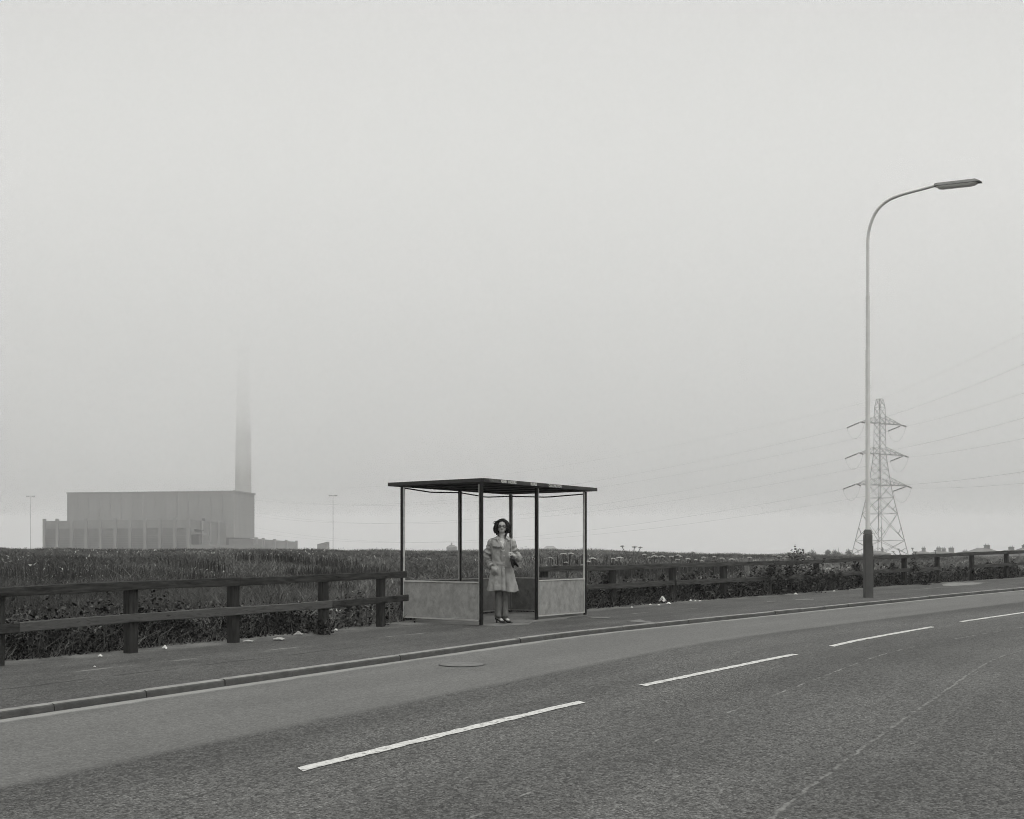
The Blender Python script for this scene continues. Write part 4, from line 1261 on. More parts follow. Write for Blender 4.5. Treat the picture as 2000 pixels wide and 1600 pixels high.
# ------------------------------------------------------------------ bushes in the right-hand fence and dark weeds on the left
def fence_Y(px):
    xs = [1000 + FP * x / y for x, y in RF]; return float(np.interp(px, xs, [y for x, y in RF]))
def lfence_Y(px):
    xs = [1000 + FP * x / y for x, y in LF]; return float(np.interp(px, xs, [y for x, y in LF]))
def bush(px, row, wpx, hpx, Y, label, seed, leaf=.065, n=900, group='brambles growing through the fence', grow=True):
    x = PX(px, Y); cz = ZR(row, Y); rw = wpx * Y / FP / 2; rh = hpx * Y / FP / 2
    gz = float(ground_z([x], [Y])[0])
    root = empty('bramble_bush', (x, Y, gz)); tag(root, label, 'bush', group)
    rr = random.Random(seed); sm = MB()
    for q in range(9):
        a = rr.uniform(0, 2 * PI)
        tx, ty, tz = x + math.cos(a) * rw * .8, Y + math.sin(a) * rw * .6, cz + rr.uniform(-.2, .9) * rh
        sm.tube([(x + math.cos(a) * .06, Y + math.sin(a) * .05, gz - .03), ((x * 2 + tx) / 3, (Y * 2 + ty) / 3, gz + (tz - gz) * .75), (tx, ty, tz)], [.008, .006, .003], 5)
    obj('stems', sm, M['stem'], root)
    Vs, Fs, Ts = [], [], []; off = 0
    for q in range(13):
        cx = x + rr.uniform(-1, 1) * rw; cy = Y + rr.uniform(-.7, .7) * rw; f_ = 1 - abs(cx - x) / rw * .6
        zz = gz + (cz + rh - gz) * rr.uniform(.15, .92) * f_; rad = rw * rr.uniform(.14, .42)
        V, F, T = leaf_cloud(n // 10, (cx, cy, zz), (rad, rad * .8, rh * rr.uniform(.15, .5)), leaf * rr.uniform(.7, 1.3), seed=seed * 17 + q, tone=(.3, 1.9))
        Vs.append(V); Fs.append(F + off); Ts.append(T); off += len(V)
    np_mesh('foliage', np.concatenate(Vs), np.concatenate(Fs), M['bramble'], np.concatenate(Ts), root)
BU = [(1182, 1130, 70, 48, .35, 'dark leafy bush between the shelter and the second fence post'), (1282, 1120, 44, 50, .6, 'dark bush rising between second and third posts of the climbing fence'),
      (1350, 1122, 70, 56, .4, 'dark bramble mound just past the third post of the climbing fence'), (1440, 1140, 72, 64, -.25, 'bramble spilling over the lower rail onto the pavement edge'),
      (1500, 1128, 66, 76, -.2, 'tall bramble covering both rails halfway to the lamp'), (1556, 1118, 84, 92, -.15, 'largest bramble burying the fence post before the lamp'),
      (1625, 1130, 64, 56, -.2, 'bramble with pale leaf tips just before the lamp base'), (1668, 1108, 44, 46, .5, 'dark bush behind the top rail beside the lamp base'),
      (1742, 1106, 36, 34, .4, 'small dark bush behind the rails just past the lamp'), (1782, 1120, 54, 60, -.1, 'dark bramble hanging through the rails beyond the lamp'),
      (1822, 1103, 30, 30, .4, 'small bush against the post where the lower rail stops'), (1888, 1110, 40, 44, .2, 'bushy weed clump in the gap without a lower rail'),
      (1930, 1102, 50, 26, .5, 'light-leaved bush behind the far rails near the picture edge')]
for k, (px, row, w, h, dy, lb) in enumerate(BU):
    bush(px, row, w, h, fence_Y(px) + dy + .15, lb, 100 + k, n=900 if w > 50 else 620)
BL = [(178, 1185, 70, 80, .55, 'tall dark thistle clump between first and second posts of the near fence'), (112, 1172, 60, 70, .8, 'spiky dark dock clump above the lower rail by the picture edge'),
      (35, 1190, 60, 70, .5, 'dark nettle clump next to the fence post at the picture edge'), (300, 1170, 70, 60, 1.4, 'dark bushy clump with pale flower tips behind the near fence'),
      (590, 1215, 90, 50, .35, 'dark overhanging clump with litter beneath it'), (700, 1190, 80, 60, .7, 'dark clump behind the fence close to the shelter')]
def weed_clump(px, row_top, wpx, Y, label, seed, group, name='tall_weed', leaf=.07):
    x = PX(px, Y); gz = float(ground_z([x], [Y])[0]); zt_ = ZR(row_top, Y); rw = wpx * Y / FP / 2
    root = empty(name, (x, Y, gz)); tag(root, label, 'weed', group); rr = random.Random(seed); r = np.random.default_rng(seed)
    sm = MB(); P = []
    for q in range(max(12, int(rw * 48))):
        bx, by = x + rr.uniform(-1, 1) * rw, Y + rr.uniform(-.6, .6) * rw
        H_ = (zt_ - gz) * rr.uniform(.55, 1.08) * (1 - .25 * abs(bx - x) / rw); tx, ty = bx + rr.uniform(-.18, .18) * H_, by + rr.uniform(-.15, .15) * H_
        sm.tube([(bx, by, gz - .03), ((bx + tx) / 2 + .01, (by + ty) / 2, gz + H_ * .5), (tx, ty, gz + H_)], [.006, .005, .002], 4)
        m_ = rr.randint(16, 30)
        for w in range(m_):
            f = rr.uniform(.08, 1.02); sp_ = .11 * (1.15 - f)
            P.append((bx + (tx - bx) * f + rr.uniform(-1, 1) * sp_, by + (ty - by) * f + rr.uniform(-1, 1) * sp_, gz + H_ * f + rr.uniform(-.02, .02)))
    obj('stems', sm, M['stem'], root)
    V, F, T = leaves_at(np.array(P), leaf, r, .9, (.4, 2.0)); np_mesh('foliage', V, F, M['bramble'], T, root)
for k, (px, row, w, h, dy, lb) in enumerate(BL):
    weed_clump(px, row - h * .55, w * 1.25, lfence_Y(px) + dy + .2, lb, 200 + k, 'dark weed clumps behind the near fence')
for k, (px, row, w, dy, lb) in enumerate(((1166, 1112, 46, .3, 'leafy weed clump against the shelter corner post, behind the rails'), (1240, 1116, 56, .5, 'loose weed clump under the tall forked hogweed'),
        (1318, 1108, 50, .45, 'weed clump wrapping the third post of the climbing fence'), (1398, 1106, 60, .4, 'weed clump behind the rails near the fourth post'), (1470, 1098, 70, .4, 'tall weeds topping the rail before the big bramble'),
        (1530, 1084, 60, .35, 'highest weeds standing over the top rail beside the pale hogweeds'), (1590, 1088, 60, .4, 'tall weeds reaching over the top rail past the largest bramble'), (1645, 1094, 50, .4, 'weeds level with the top rail just before the lamp'),
        (1722, 1092, 40, .4, 'weeds behind the rails right after the lamp column'), (1805, 1092, 40, .4, 'weeds around the stump post beyond the lamp'), (1862, 1096, 46, .3, 'weeds filling the gap where the lower rail is gone'),
        (1955, 1090, 60, .5, 'weeds behind the last rails before the picture edge'))):
    lb = lb.replace('right after', 'just after')
    weed_clump(px, row, w, fence_Y(px) + dy, lb, 400 + k, 'tall leafy weeds behind the climbing fence', leaf=.075)

# ------------------------------------------------------------------ hogweed
def hogweed(px, heads, Y, label, seed):
    """heads: (px,row,width_px)"""
    x = PX(px, Y); gz = float(ground_z([x], [Y])[0]); rr = random.Random(seed)
    root = empty('hogweed', (x, Y, gz)); tag(root, label, 'wildflower', 'white-headed hogweed plants')
    sm = MB(); um = MB()
    top = max(ZR(h[1], Y) for h in heads); fork = Vector((x, Y, gz + (min(ZR(h[1], Y) for h in heads) - gz) * .62))
    sm.tube([(x + .02, Y, gz - .03), ((x + fork.x) / 2, Y + .02, (gz + fork.z) / 2), tuple(fork)], [.014, .012, .011], 6)
    for (hp, row, wp) in heads:
        hY = Y + rr.uniform(-.15, .15); c = Vector((PX(hp, hY), hY, ZR(row, hY))); R_ = wp * Y / FP / 2
        mid = fork.lerp(c, .5) + Vector((0, 0, .03))
        hub = c - Vector((0, 0, R_ * .55))
        sm.tube([tuple(fork), tuple(mid), tuple(hub)], [.010, .009, .007], 6)
        nr = 15
        for q in range(nr):
            a = q * 2.399; f = math.sqrt((q + .5) / nr)
            p = c + Vector((math.cos(a) * R_ * f, math.sin(a) * R_ * f, -R_ * .35 * f * f + rr.uniform(-.004, .004)))
            sm.tube([tuple(hub), tuple(p)], .0022, 4, False)
            um.ell(p, (R_ * rr.uniform(.20, .28), R_ * rr.uniform(.20, .28), .011), 7, 4)
    # two lobed leaves low on the stem
    obj('stem', sm, M['stem'], root); obj('flower_heads', um, M['umbel'], root)
    r = np.random.default_rng(seed)
    N = 46; P = np.stack([x + r.normal(0, .10, N), Y + r.normal(0, .10, N), gz + r.uniform(.15, .6, N) * (fork.z - gz)], 1)
    V, F, T = leaves_at(P, .09, r, .8, (.6, 1.4)); np_mesh('leaves', V, F, M['weed'], T, root)
HW = [(1108, [(1100, 1081, 14), (1115, 1080.5, 12), (1105, 1098, 8)], 'clump of large white hogweed heads seen through the shelter end bay'),
      (1076, [(1075, 1089, 7)], 'single small hogweed head left of the big clump inside the shelter view'),
      (1138, [(1138, 1103, 9)], 'low hogweed head touching the shelter corner post'),
      (1150, [(1149, 1096.5, 10), (1157.5, 1090, 14)], 'pair of white hogweed heads next to the shelter corner post'),
      (1199, [(1198, 1090.5, 9), (1203, 1094, 5)], 'hogweed with domed head just before the tall forked stem'),
      (1209, [(1210, 1088.5, 14)], 'flat wide hogweed head by the second fence post'),
      (1234, [(1215, 1066, 8), (1239, 1067, 11), (1250.5, 1068.5, 8)], 'tallest hogweed, forked like a Y, heads above the skyline'),
      (1270, [(1261, 1077, 6), (1258, 1083, 8), (1276, 1081, 5)], 'dark-stemmed hogweed with several small heads past the forked one'),
      (1281, [(1278, 1085.5, 12), (1293, 1086, 11), (1268, 1088, 8)], 'broad hogweed cluster halfway between second and third posts'),
      (1311, [(1311, 1086.5, 9)], 'lone bright hogweed head before the third post'),
      (1326, [(1324, 1084, 10), (1323, 1092.5, 10), (1330, 1087, 6)], 'hogweed heads directly above the third post'),
      (1343, [(1344, 1091, 10)], 'bright low hogweed head just past the third post'),
      (1353, [(1353, 1078, 7), (1359, 1093, 6)], 'thin tall hogweed stem touching the skyline past the third post'),
      (1376, [(1374, 1088, 8), (1371, 1095, 7)], 'leaning hogweed with grey drooping heads'),
      (1396, [(1395, 1087, 7)], 'small grey hogweed head midway to the fourth post'),
      (1411, [(1410, 1090, 9)], 'hogweed head just before the fourth post'),
      (1431, [(1429, 1091.5, 10), (1434, 1093.5, 6)], 'bright flat hogweed head past the fourth post'),
      (1466, [(1464, 1088.5, 9), (1474, 1094.5, 6)], 'hogweed with arched grey head between fourth and fifth posts'),
      (1520, [(1512, 1084, 7), (1522, 1086, 9), (1531, 1090, 7)], 'hogweed cluster at the fifth post before the big bramble'),
      (1545, [(1541, 1079, 9), (1550, 1080, 9), (1556, 1084, 8), (1536, 1086, 7)], 'dense pale hogweed cluster on top of the largest bramble'),
      (1573, [(1568, 1083, 8), (1579, 1087, 8)], 'pale hogweed pair past the largest bramble'),
      (1789, [(1782, 1070.5, 5), (1788, 1077, 10), (1784, 1081, 6)], 'dark hogweed rising above the top rail beyond the lamp'),
      (1765, [(1755, 1072, 4), (1744, 1077, 6)], 'thin hogweed heads seen against the pylon foot'),
      (1827, [(1827, 1074.5, 6)], 'small dark hogweed head beside the post where the lower rail stops')]
for k, (px, hd, lb) in enumerate(HW):
    lb = lb.replace(' left of', ' beside')
    hogweed(px, hd, fence_Y(px) + .55 + .25 * math.sin(k * 2.3), lb, 300 + k)

# ------------------------------------------------------------------ litter
def litter(px, row, wpx, hpx, label, seed, m_='litter', dY=0.0):
    x, y, z = on_ground(px, row); y += dY; w = wpx * y / FP; h = hpx * y / FP
    r = random.Random(seed); n = 7; mb = MB(); z = z + .006
    vs = []
    for j in range(n):
        for i in range(n):
            fx, fy = i / (n - 1) - .5, j / (n - 1) - .5
            zz = h * (math.exp(-6 * (fx * fx + fy * fy)) * .8 + .35 * noise.noise(Vector((fx * 5, fy * 5, seed))) + .15)
            vs.append((x + fx * w + r.uniform(-.12, .12) * w / 2, y + fy * w * .8 + r.uniform(-.1, .1) * w / 2, z + max(zz, 0.002)))
    fs = [(j * n + i, j * n + i + 1, (j + 1) * n + i + 1, (j + 1) * n + i) for j in range(n - 1) for i in range(n - 1)]
    mb.add(vs, fs)
    o = obj('paper_litter', mb, M[m_], loc=(x, y, z))
    so = o.modifiers.new('thick', 'SOLIDIFY'); so.thickness = .002
    tag(o, label, 'litter', 'scraps of litter along the fence foot')
LT = [(196, 1284, 8, 6, 'small white paper scrap in weeds before the first full fence post', 'litter'), (322, 1269, 9, 9, 'bright crumpled white paper just past the first full fence post', 'litter'),
      (450, 1249, 9, 8, 'upright grey wrapper leaning by the second full fence post', 'litter_dim'), (485, 1254, 20, 4, 'flat torn newspaper strip beside the second full fence post', 'litter_dim'),
      (545, 1251, 20, 6, 'crumpled pale wrapper heap between second and third posts', 'litter_dim'), (583, 1242, 15, 9, 'grey dished carton under the overhanging clump', 'litter_dim'),
      (656, 1233, 7, 5, 'little white scrap just past the third full fence post', 'litter'), (185, 1304, 4, 3, 'tiny white crumb out on the pavement', 'litter'),
      (1234, 1188, 4, 3, 'tiny white scrap nearest the shelter on the climbing fence side', 'litter'), (1270, 1182.5, 4.5, 3, 'white pebble-sized scrap before the big white bag', 'litter'),
      (1287, 1183.5, 5, 3.5, 'white scrap touching the big white bag', 'litter'), (1294, 1178, 14, 14, 'large crumpled white carrier bag under the lower rail', 'litter'),
      (1306, 1181, 9, 5, 'pale flattened cup beside the crumpled carrier bag', 'litter'), (1349, 1175, 5, 4, 'white scrap first of three past the third post', 'litter'),
      (1358, 1175.5, 3.5, 3, 'white scrap middle of three past the third post', 'litter'), (1367, 1175.5, 5, 2.5, 'white scrap last of three past the third post', 'litter'),
      (1554, 1162, 6, 4, 'white scrap beneath the largest bramble', 'litter'), (1629, 1156, 4, 3, 'white scrap beside the lamp base bramble', 'litter'),
      (1667, 1148, 8, 2, 'flat grey card just before the lamp base', 'litter_dim')]
for k, a in enumerate(LT): litter(a[0], a[1], a[2], a[3], a[4], 50 + k, a[5])

# ------------------------------------------------------------------ the woman
WX, WY = -.165, 18.06
WZ = pav(WX, WY) + .006
def W(x, y, z): return Vector((WX + x, WY + y, WZ + z))
body = MB()
# trunk, neck, head
body.tube([W(.0, .01, .80), W(0, .01, .95), W(0, .0, 1.10), W(0, .0, 1.25), W(0, .01, 1.35)], [(.14, .10), (.125, .09), (.12, .095), (.14, .10), (.07, .06)], 20)
body.tube([W(0, .02, 1.32), W(.002, .012, 1.41), W(.004, .012, 1.50)], [.056, .046, .044], 16)
H = lambda x, y, z: W(.004 + x, y, z - .018)
body.ell(H(0, .005, 1.585), (.074, .090, .092), 24, 16)
body.ell(H(0, -.022, 1.528), (.062, .068, .064), 20, 14)
body.ell(H(0, -.056, 1.490), (.036, .032, .026), 14, 10)     # chin
for q in (-1, 1):
    body.ell(H(q * .034, -.058, 1.543), (.024, .022, .022), 12, 8)  # cheek
    body.ell(H(q * .072, .008, 1.565), (.010, .020, .030), 10, 8)   # ear
    body.ell(H(q * .028, -.076, 1.580), (.024, .012, .007), 10, 8)  # brow ridge
body.tube([H(0, -.080, 1.575), H(0, -.096, 1.550), H(0, -.104, 1.537)], [.009, .011, .013], 10)  # nose
body.ell(H(0, -.094, 1.534), (.017, .014, .009), 10, 8)
body.ell(H(0, -.078, 1.516), (.023, .014, .006), 10, 8)    # lips
body.ell(H(0, -.076, 1.507), (.019, .014, .006), 10, 8)
# arms (inside the sleeves) and hands
rs, re, rw_ = W(-.165, .01, 1.31), W(-.232, .05, 1.01), W(-.145, -.055, .905)
body.tube([rs, re, rw_], [.045, .036, .026], 12); body.ell(rs, .048); body.ell(re, .036)
body.tube([rw_, W(-.10, -.10, .86), W(-.085, -.12, .82)], [(.024, .017), (.034, .018), (.030, .015)], 12)
for k, (dx, L) in enumerate(((-.030, .052), (-.010, .062), (.010, .058), (.028, .045))):
    p0 = W(-.085 + dx, -.118, .825); body.tube([p0, p0 + Vector((.005, -.004, -L * .5)), p0 + Vector((.010, .008, -L))], [.0085, .008, .007], 8)
p0 = W(-.062, -.118, .86); body.tube([p0, p0 + Vector((.022, -.010, -.018)), p0 + Vector((.030, -.006, -.042))], [.010, .009, .008], 8)
lsx, le, lw = W(.170, .01, 1.31), W(.245, .04, 1.055), W(.205, -.135, 1.075)
body.tube([lsx, le, lw], [.045, .036, .025], 12); body.ell(lsx, .048); body.ell(le, .036)
# left hand: palm and five bent fingers closed round the strap
palm0, palm1 = lw, W(.140, -.185, 1.098)
body.tube([palm0, palm0.lerp(palm1, .5), palm1], [(.025, .020), (.022, .036), (.020, .036)], 12)
for k, (dz, L) in enumerate(((.030, .070), (.011, .078), (-.009, .074), (-.028, .060))):
    a = palm1 + Vector((.004, -.006, dz)); b = a + Vector((-.028, -.020, -.004)) * (L / .07); c = b + Vector((.004, -.022, -.010)); e = c + Vector((.018, -.004, -.006))
    body.tube([a, b, c, e], [.0095, .0090, .0082, .0072], 8)
t0 = palm0.lerp(palm1, .45) + Vector((0, -.012, .030)); body.tube([t0, t0 + Vector((-.020, -.022, .014)), t0 + Vector((-.044, -.030, .006))], [.012, .010, .008], 8)
# legs and feet
hipR, hipL = W(-.075, .0, .83), W(.075, .0, .83)
kR, kL = W(-.052, -.02, .46), W(.048, .02, .46)
aR, aL = W(-.052, .015, .085), W(.048, .050, .085)
for h_, k_, a_ in ((hipR, kR, aR), (hipL, kL, aL)):
    body.tube([h_, h_.lerp(k_, .5), k_, k_.lerp(a_, .35), k_.lerp(a_, .8), a_], [.07, .05, .036, .036, .030, .028], 14); body.ell(h_, .09)
fdR = Vector((.62, -.78, 0)).normalized(); fdL = Vector((.62, -.78, 0)).normalized()
for a_, fd in ((aR, fdR), (aL, fdL)):
    body.ell(a_ - fd * .02 - UPZ * .015, (.028, .034, .036), 12, 8)
    body.tube([a_ - fd * .015, a_ + fd * .06 - UPZ * .030, a_ + fd * .12 - UPZ * .060, a_ + fd * .165 - UPZ * .070], [(.027, .030), (.030, .026), (.036, .016), (.026, .012)], 12)
person = obj('person', body, M['skin'], loc=(WX, WY, WZ), smooth=True)
rm = person.modifiers.new('Remesh', 'REMESH'); rm.mode = 'VOXEL'; rm.voxel_size = .0045; rm.use_smooth_shade = True
sm_ = person.modifiers.new('Smooth', 'SMOOTH'); sm_.iterations = 3; sm_.factor = .5
tag(person, 'woman in light trench coat and glasses standing in the shelter entrance, hand in pocket', 'person')
# lips, eyes
def patch(name, c, r, m_, par=person):
    mb = MB(); mb.ell(c, r, 12, 8); return obj(name, mb, m_, par, smooth=True)
patch('mouth', H(0, -.0895, 1.511), (.021, .006, .0055), M['lip'])
for q in (-1, 1):
    patch('eye', H(q * .029, -.077, 1.558), (.010, .010, .0045), M['eye'])
    patch('eyebrow', H(q * .029, -.088, 1.586), (.020, .006, .0035), M['hair'])
gm = MB()
for q in (-1, 1):
    cx = q * .031
    ring = []
    n = 20
    for k in range(n + 1):
        a = 2 * PI * k / n; ex = abs(math.cos(a))**.6 * (1 if math.cos(a) >= 0 else -1); ez = abs(math.sin(a))**.6 * (1 if math.sin(a) >= 0 else -1)
        ring.append(H(cx + .026 * ex, -.098 + abs(cx + .026 * ex) * .16, 1.558 + .0165 * ez))
    gm.tube(ring, .0036, 6)
    gm.box(H(cx, -.096 + .005, 1.5725), (.056, .005, .011))
    gm.tube([H(q * .057, -.089, 1.569), H(q * .076, -.03, 1.570), H(q * .078, .02, 1.566)], .003, 6)
gm.tube([H(-.008, -.099, 1.564), H(.008, -.099, 1.564)], .0035, 6)
gls = obj('glasses', gm, M['frame_dark'], person)
lm = MB()
for q in (-1, 1): lm.box(H(q * .031, -.094, 1.557), (.048, .0015, .030))
lens = bpy.data.materials.new('tinted_lens'); lens.use_nodes = True
b_ = lens.node_tree.nodes['Principled BSDF']; b_.inputs['Base Color'].default_value = gcol(.75); b_.inputs['Roughness'].default_value = .05; b_.inputs['Transmission Weight'].default_value = 1; b_.inputs['IOR'].default_value = 1.05
obj('lens', lm, lens, gls)
# hair: a cap with side masses, opened over the face, plus loose strands
hm = MB(); nu, nv = 64, 34
def hair_r(th, ph):
    """ph measured from straight back; th polar"""
    return 1
vs = []; ring_i = []
rr = random.Random(4)
for j in range(nv + 1):
    f = j / nv
    for i in range(nu + 1):
        # angle around: opening in front of the face
        a = -PI / 2 + (2 * PI) * (i / nu)            # -90deg = towards camera
        front = math.exp(-((((a + PI / 2 + PI) % (2 * PI)) - PI) / .62)**2)
        zt = 1.690 + .004 * math.sin(i * .9)
        zb_ = 1.452 + .012 * math.sin(i * 1.7) + .015 * math.cos(a)
        zbot = zb_ * (1 - front) + 1.648 * front if front < .999 else 1.648
        aa_ = abs(((a + PI / 2 + PI) % (2 * PI)) - PI)
        q_ = max(0.0, 1 - (aa_ / .78)**2); zbot = zb_ + (1.652 - zb_) * min(1.0, q_ ** .42 + .015 * math.sin(i * 3.7)) if q_ > 0 else zb_
        z = zt + (zbot - zt) * f ** 1.25
        hz = (1.690 - z)
        # outline radius at that height
        rx = np.interp(hz, [0, .012, .035, .07, .11, .16, .205, .25], [.012, .052, .082, .103, .117, .127, .124, .098])
        ry = np.interp(hz, [0, .012, .035, .07, .11, .16, .205, .25], [.012, .052, .084, .100, .108, .106, .096, .078])
        nz = 1 + .05 * noise.noise(Vector((math.cos(a) * 3.5, math.sin(a) * 3.5, z * 9))) + .018 * math.sin(i * 2.6 + z * 25)
        asym = 1.06 if math.cos(a) < -.3 and 1.52 < z < 1.66 else 1.0
        x = math.cos(a) * rx * nz * asym; y = .012 + math.sin(a) * ry * nz
        if z < 1.64 and y < -.045: y = -.045 + (y + .045) * .55
        vs.append(H(x + .004, y, z))
fs = [(j * (nu + 1) + i, j * (nu + 1) + i + 1, (j + 1) * (nu + 1) + i + 1, (j + 1) * (nu + 1) + i) for j in range(nv) for i in range(nu)]
hm.add(vs, fs)
hair = obj('hair', hm, M['hair'], person, smooth=True)
so = hair.modifiers.new('thick', 'SOLIDIFY'); so.thickness = .022; so.offset = -1
st = MB()
for k in range(260):
    side = -1 if rr.random() < .5 else 1
    a = rr.uniform(-.2, PI + .2); cx_, sx_ = math.cos(a), math.sin(a)
    z0 = rr.uniform(1.55, 1.67); r0 = .098 + rr.uniform(-.004, .006)
    hz = 1.690 - z0; r0 = float(np.interp(hz, [0, .035, .07, .11, .16], [.03, .084, .105, .119, .129]))
    p = [H(cx_ * r0, .012 + sx_ * r0 * .95, z0)]
    for q in range(1, 5):
        z = z0 - .030 * q; hz = 1.690 - z; r1 = float(np.interp(hz, [0, .035, .07, .11, .16, .21, .25, .30], [.03, .084, .105, .121, .131, .130, .112, .095])) + rr.uniform(-.004, .010)
        aa = a + rr.uniform(-.06, .06)
        p.append(H(math.cos(aa) * r1, .012 + math.sin(aa) * r1 * .92, max(z, 1.44 + rr.uniform(0, .02))))
    st.tube(p, [.0035, .004, .0035, .003, .0012], 5)
# flyaway tuft on the wind side and crown
for k in range(9):
    z0 = rr.uniform(1.60, 1.650); p0 = H(-.092, rr.uniform(-.03, .03), z0)
    st.tube([p0, p0 + Vector((-.022, 0, .006)), p0 + Vector((-.040 - rr.uniform(0, .02), rr.uniform(-.01, .01), rr.uniform(-.012, .012)))], [.004, .0028, .0008], 5)
for k in range(4):
    p0 = H(rr.uniform(-.02, .05), 0, 1.680); st.tube([p0, p0 + Vector((rr.uniform(-.02, .02), 0, .010)), p0 + Vector((rr.uniform(-.035, .035), 0, rr.uniform(.004, .018)))], [.003, .002, .0006], 4)
# lock falling on the collar side
for k in range(10): st.tube([H(.070, -.02, 1.50), H(.066 + rr.uniform(-.01, .01), -.035, 1.44), H(.052 + rr.uniform(-.012, .012), -.045, 1.37 + rr.uniform(0, .02))], [.010, .007, .002], 6)
obj('hair_strands', st, M['hair'], hair, smooth=True)
# blouse and neck opening
mb = MB(); mb.loft([[W(.004 + math.cos(2 * PI * k / 24) * a, b0 + math.sin(2 * PI * k / 24) * b, z) for k in range(24)] for a, b, b0, z in ((.125, .100, -.012, 1.02), (.130, .108, -.012, 1.15), (.120, .098, -.01, 1.26), (.088, .070, .0, 1.315), (.078, .062, .004, 1.325))], False)
obj('blouse', mb, M['blouse'], person, smooth=True)
# trousers
def trouser(h_, k_, a_, seed, ph):
    mb = MB(); rings = []; n = 28
    zs = np.linspace(0, 1, 22)
    for f in zs:
        if f < .5: c = Vector(h_).lerp(Vector(k_), f * 2)
        else: c = Vector(k_).lerp(Vector(a_), (f - .5) * 2)
        z = c.z - WZ
        rx = float(np.interp(z, [.09, .2, .46, .83], [.058, .053, .052, .085])); ry = float(np.interp(z, [.09, .2, .46, .83], [.078, .066, .060, .09]))
        ring = []
        for k in range(n):
            a = 2 * PI * k / n
            w = 1 + .14 * noise.noise(Vector((math.cos(a) * 1.8, math.sin(a) * 1.8 + seed, z * 10 + a))) + .05 * (math.cos(a - ph) ** 9 if math.cos(a - ph) > 0 else 0)
            ring.append(Vector((c.x + math.cos(a) * rx * w, c.y + math.sin(a) * ry * w, c.z)))
        rings.append(ring)
    mb.loft(rings, False); return mb
tr1 = trouser(hipR, kR, aR + Vector((-.004, -.01, .002)), 1, -PI / 2 + .35)
o = obj('trouser_leg', tr1, M['trouser'], person, smooth=True); o.modifiers.new('thick', 'SOLIDIFY').thickness = .004
tr2 = trouser(hipL + Vector((-.01, 0, 0)), kL + Vector((-.006, 0, 0)), aL + Vector((0, -.01, .005)), 7, -PI / 2 + .5)
o = obj('trouser_leg', tr2, M['trouser'], person, smooth=True); o.modifiers.new('thick', 'SOLIDIFY').thickness = .004
# shoes: low-cut court shoes with heel
for a_, fd in ((aR, fdR), (aL, fdL)):
    sd2 = Vector((-fd.y, fd.x, 0)); mb = MB()
    base = Vector((a_.x, a_.y, WZ))
    n = 20; outl = [(-.062, .026), (-.040, .032), (0, .031), (.05, .033), (.10, .042), (.14, .041), (.175, .028), (.195, .010)]
    rings = []
    for (t, w) in outl:
        zt = float(np.interp(t, [-.062, -.03, .02, .07, .12, .195], [.105, .088, .060, .050, .048, .018])); zb0 = float(np.interp(t, [-.062, 0, .06, .10, .195], [.045, .036, .012, .003, .004]))
        c = base + fd * t; r_ = []
        for k in range(12):
            a = 2 * PI * k / 12; cc, ss = math.cos(a), math.sin(a)
            r_.append(c + sd2 * (w * (abs(cc)**.7) * (1 if cc > 0 else -1)) + UPZ * ((zt + zb0) / 2 + (zt - zb0) / 2 * ss))
        rings.append(r_)
    mb.loft(rings)
    mb.tube([base + fd * -.045 + UPZ * .060, base + fd * -.048 + UPZ * .03, base + fd * -.046], [.020, .013, .012], 10)
    obj('shoe', mb, M['shoe'], person, smooth=True)
# ---- coat
def fold(a, z, seed=0):
    return noise.noise(Vector((math.cos(a) * 2.2 + seed, math.sin(a) * 2.2, z * 3.2)))
def coat_ring(z):
    zz = [.515, .60, .75, .88, .98, 1.10, 1.20, 1.28, 1.33, 1.365, 1.385]
    rx = np.interp(z, zz, [.246, .232, .206, .178, .158, .166, .178, .184, .172, .125, .080])
    ry = np.interp(z, zz, [.165, .158, .148, .138, .130, .130, .132, .122, .098, .078, .066])
    cx = np.interp(z, zz, [.016, .014, .008, .002, 0, 0, 0, 0, .003, .004, .004])
    return rx, ry, cx
cm = MB(); n = 120; nz = 78; rings = []; vcut = set()
for j in range(nz + 1):
    z = .515 + (1.385 - .515) * j / nz
    rx, ry, cx = coat_ring(z)
    ring = []
    for k in range(n):
        a = -PI / 2 + 2 * PI * k / n     # k=0 at the front centre
        ca, sa = math.cos(a), math.sin(a)
        low = np.clip((.98 - z) / .45, 0, 1)
        w = 1 + .05 * low * math.sin(7 * a + 1.2 + .8 * math.sin(z * 4)) + .035 * low * math.sin(13 * a + z * 6) + .075 * fold(a, z * 2.2, 3) + .05 * fold(a * 2, z * 4, 9) + .022 * fold(a * 4, z * 7, 5)
        # deep pleat beside the front edge
        da = a + PI / 2 - .22; w -= .20 * low * math.exp(-(da / .10)**2)
        da = a + PI / 2 + .55; w += .035 * low * math.exp(-(da / .18)**2)
        # creases pulling from the pocket hand to the waist
        w += .026 * math.sin((z * 42 + 9 * ca)) * math.exp(-((z - 1.0) / .09)**2) * (1 if sa < 0 else .4)
        sq = .86
        x = cx + rx * w * (abs(ca)**sq) * (1 if ca > 0 else -1); y = ry * w * (abs(sa)**sq) * (1 if sa > 0 else -1)
        zz = z + (.010 * math.sin(3 * a + .5) - (.012 if 0 < a + PI / 2 < 1.3 else 0)) * np.clip((.62 - z) / .1, 0, 1)
        # front V opening: pull the front of the top back and down
        if z > 1.20 and sa < 0:
            v = (z - 1.20) / .18; half = .012 + v * .070
            if abs(x - .035 * (1 - v)) < half: vcut.add((j, k))
        ring.append(W(float(x), float(y), float(zz)))
    rings.append(ring)
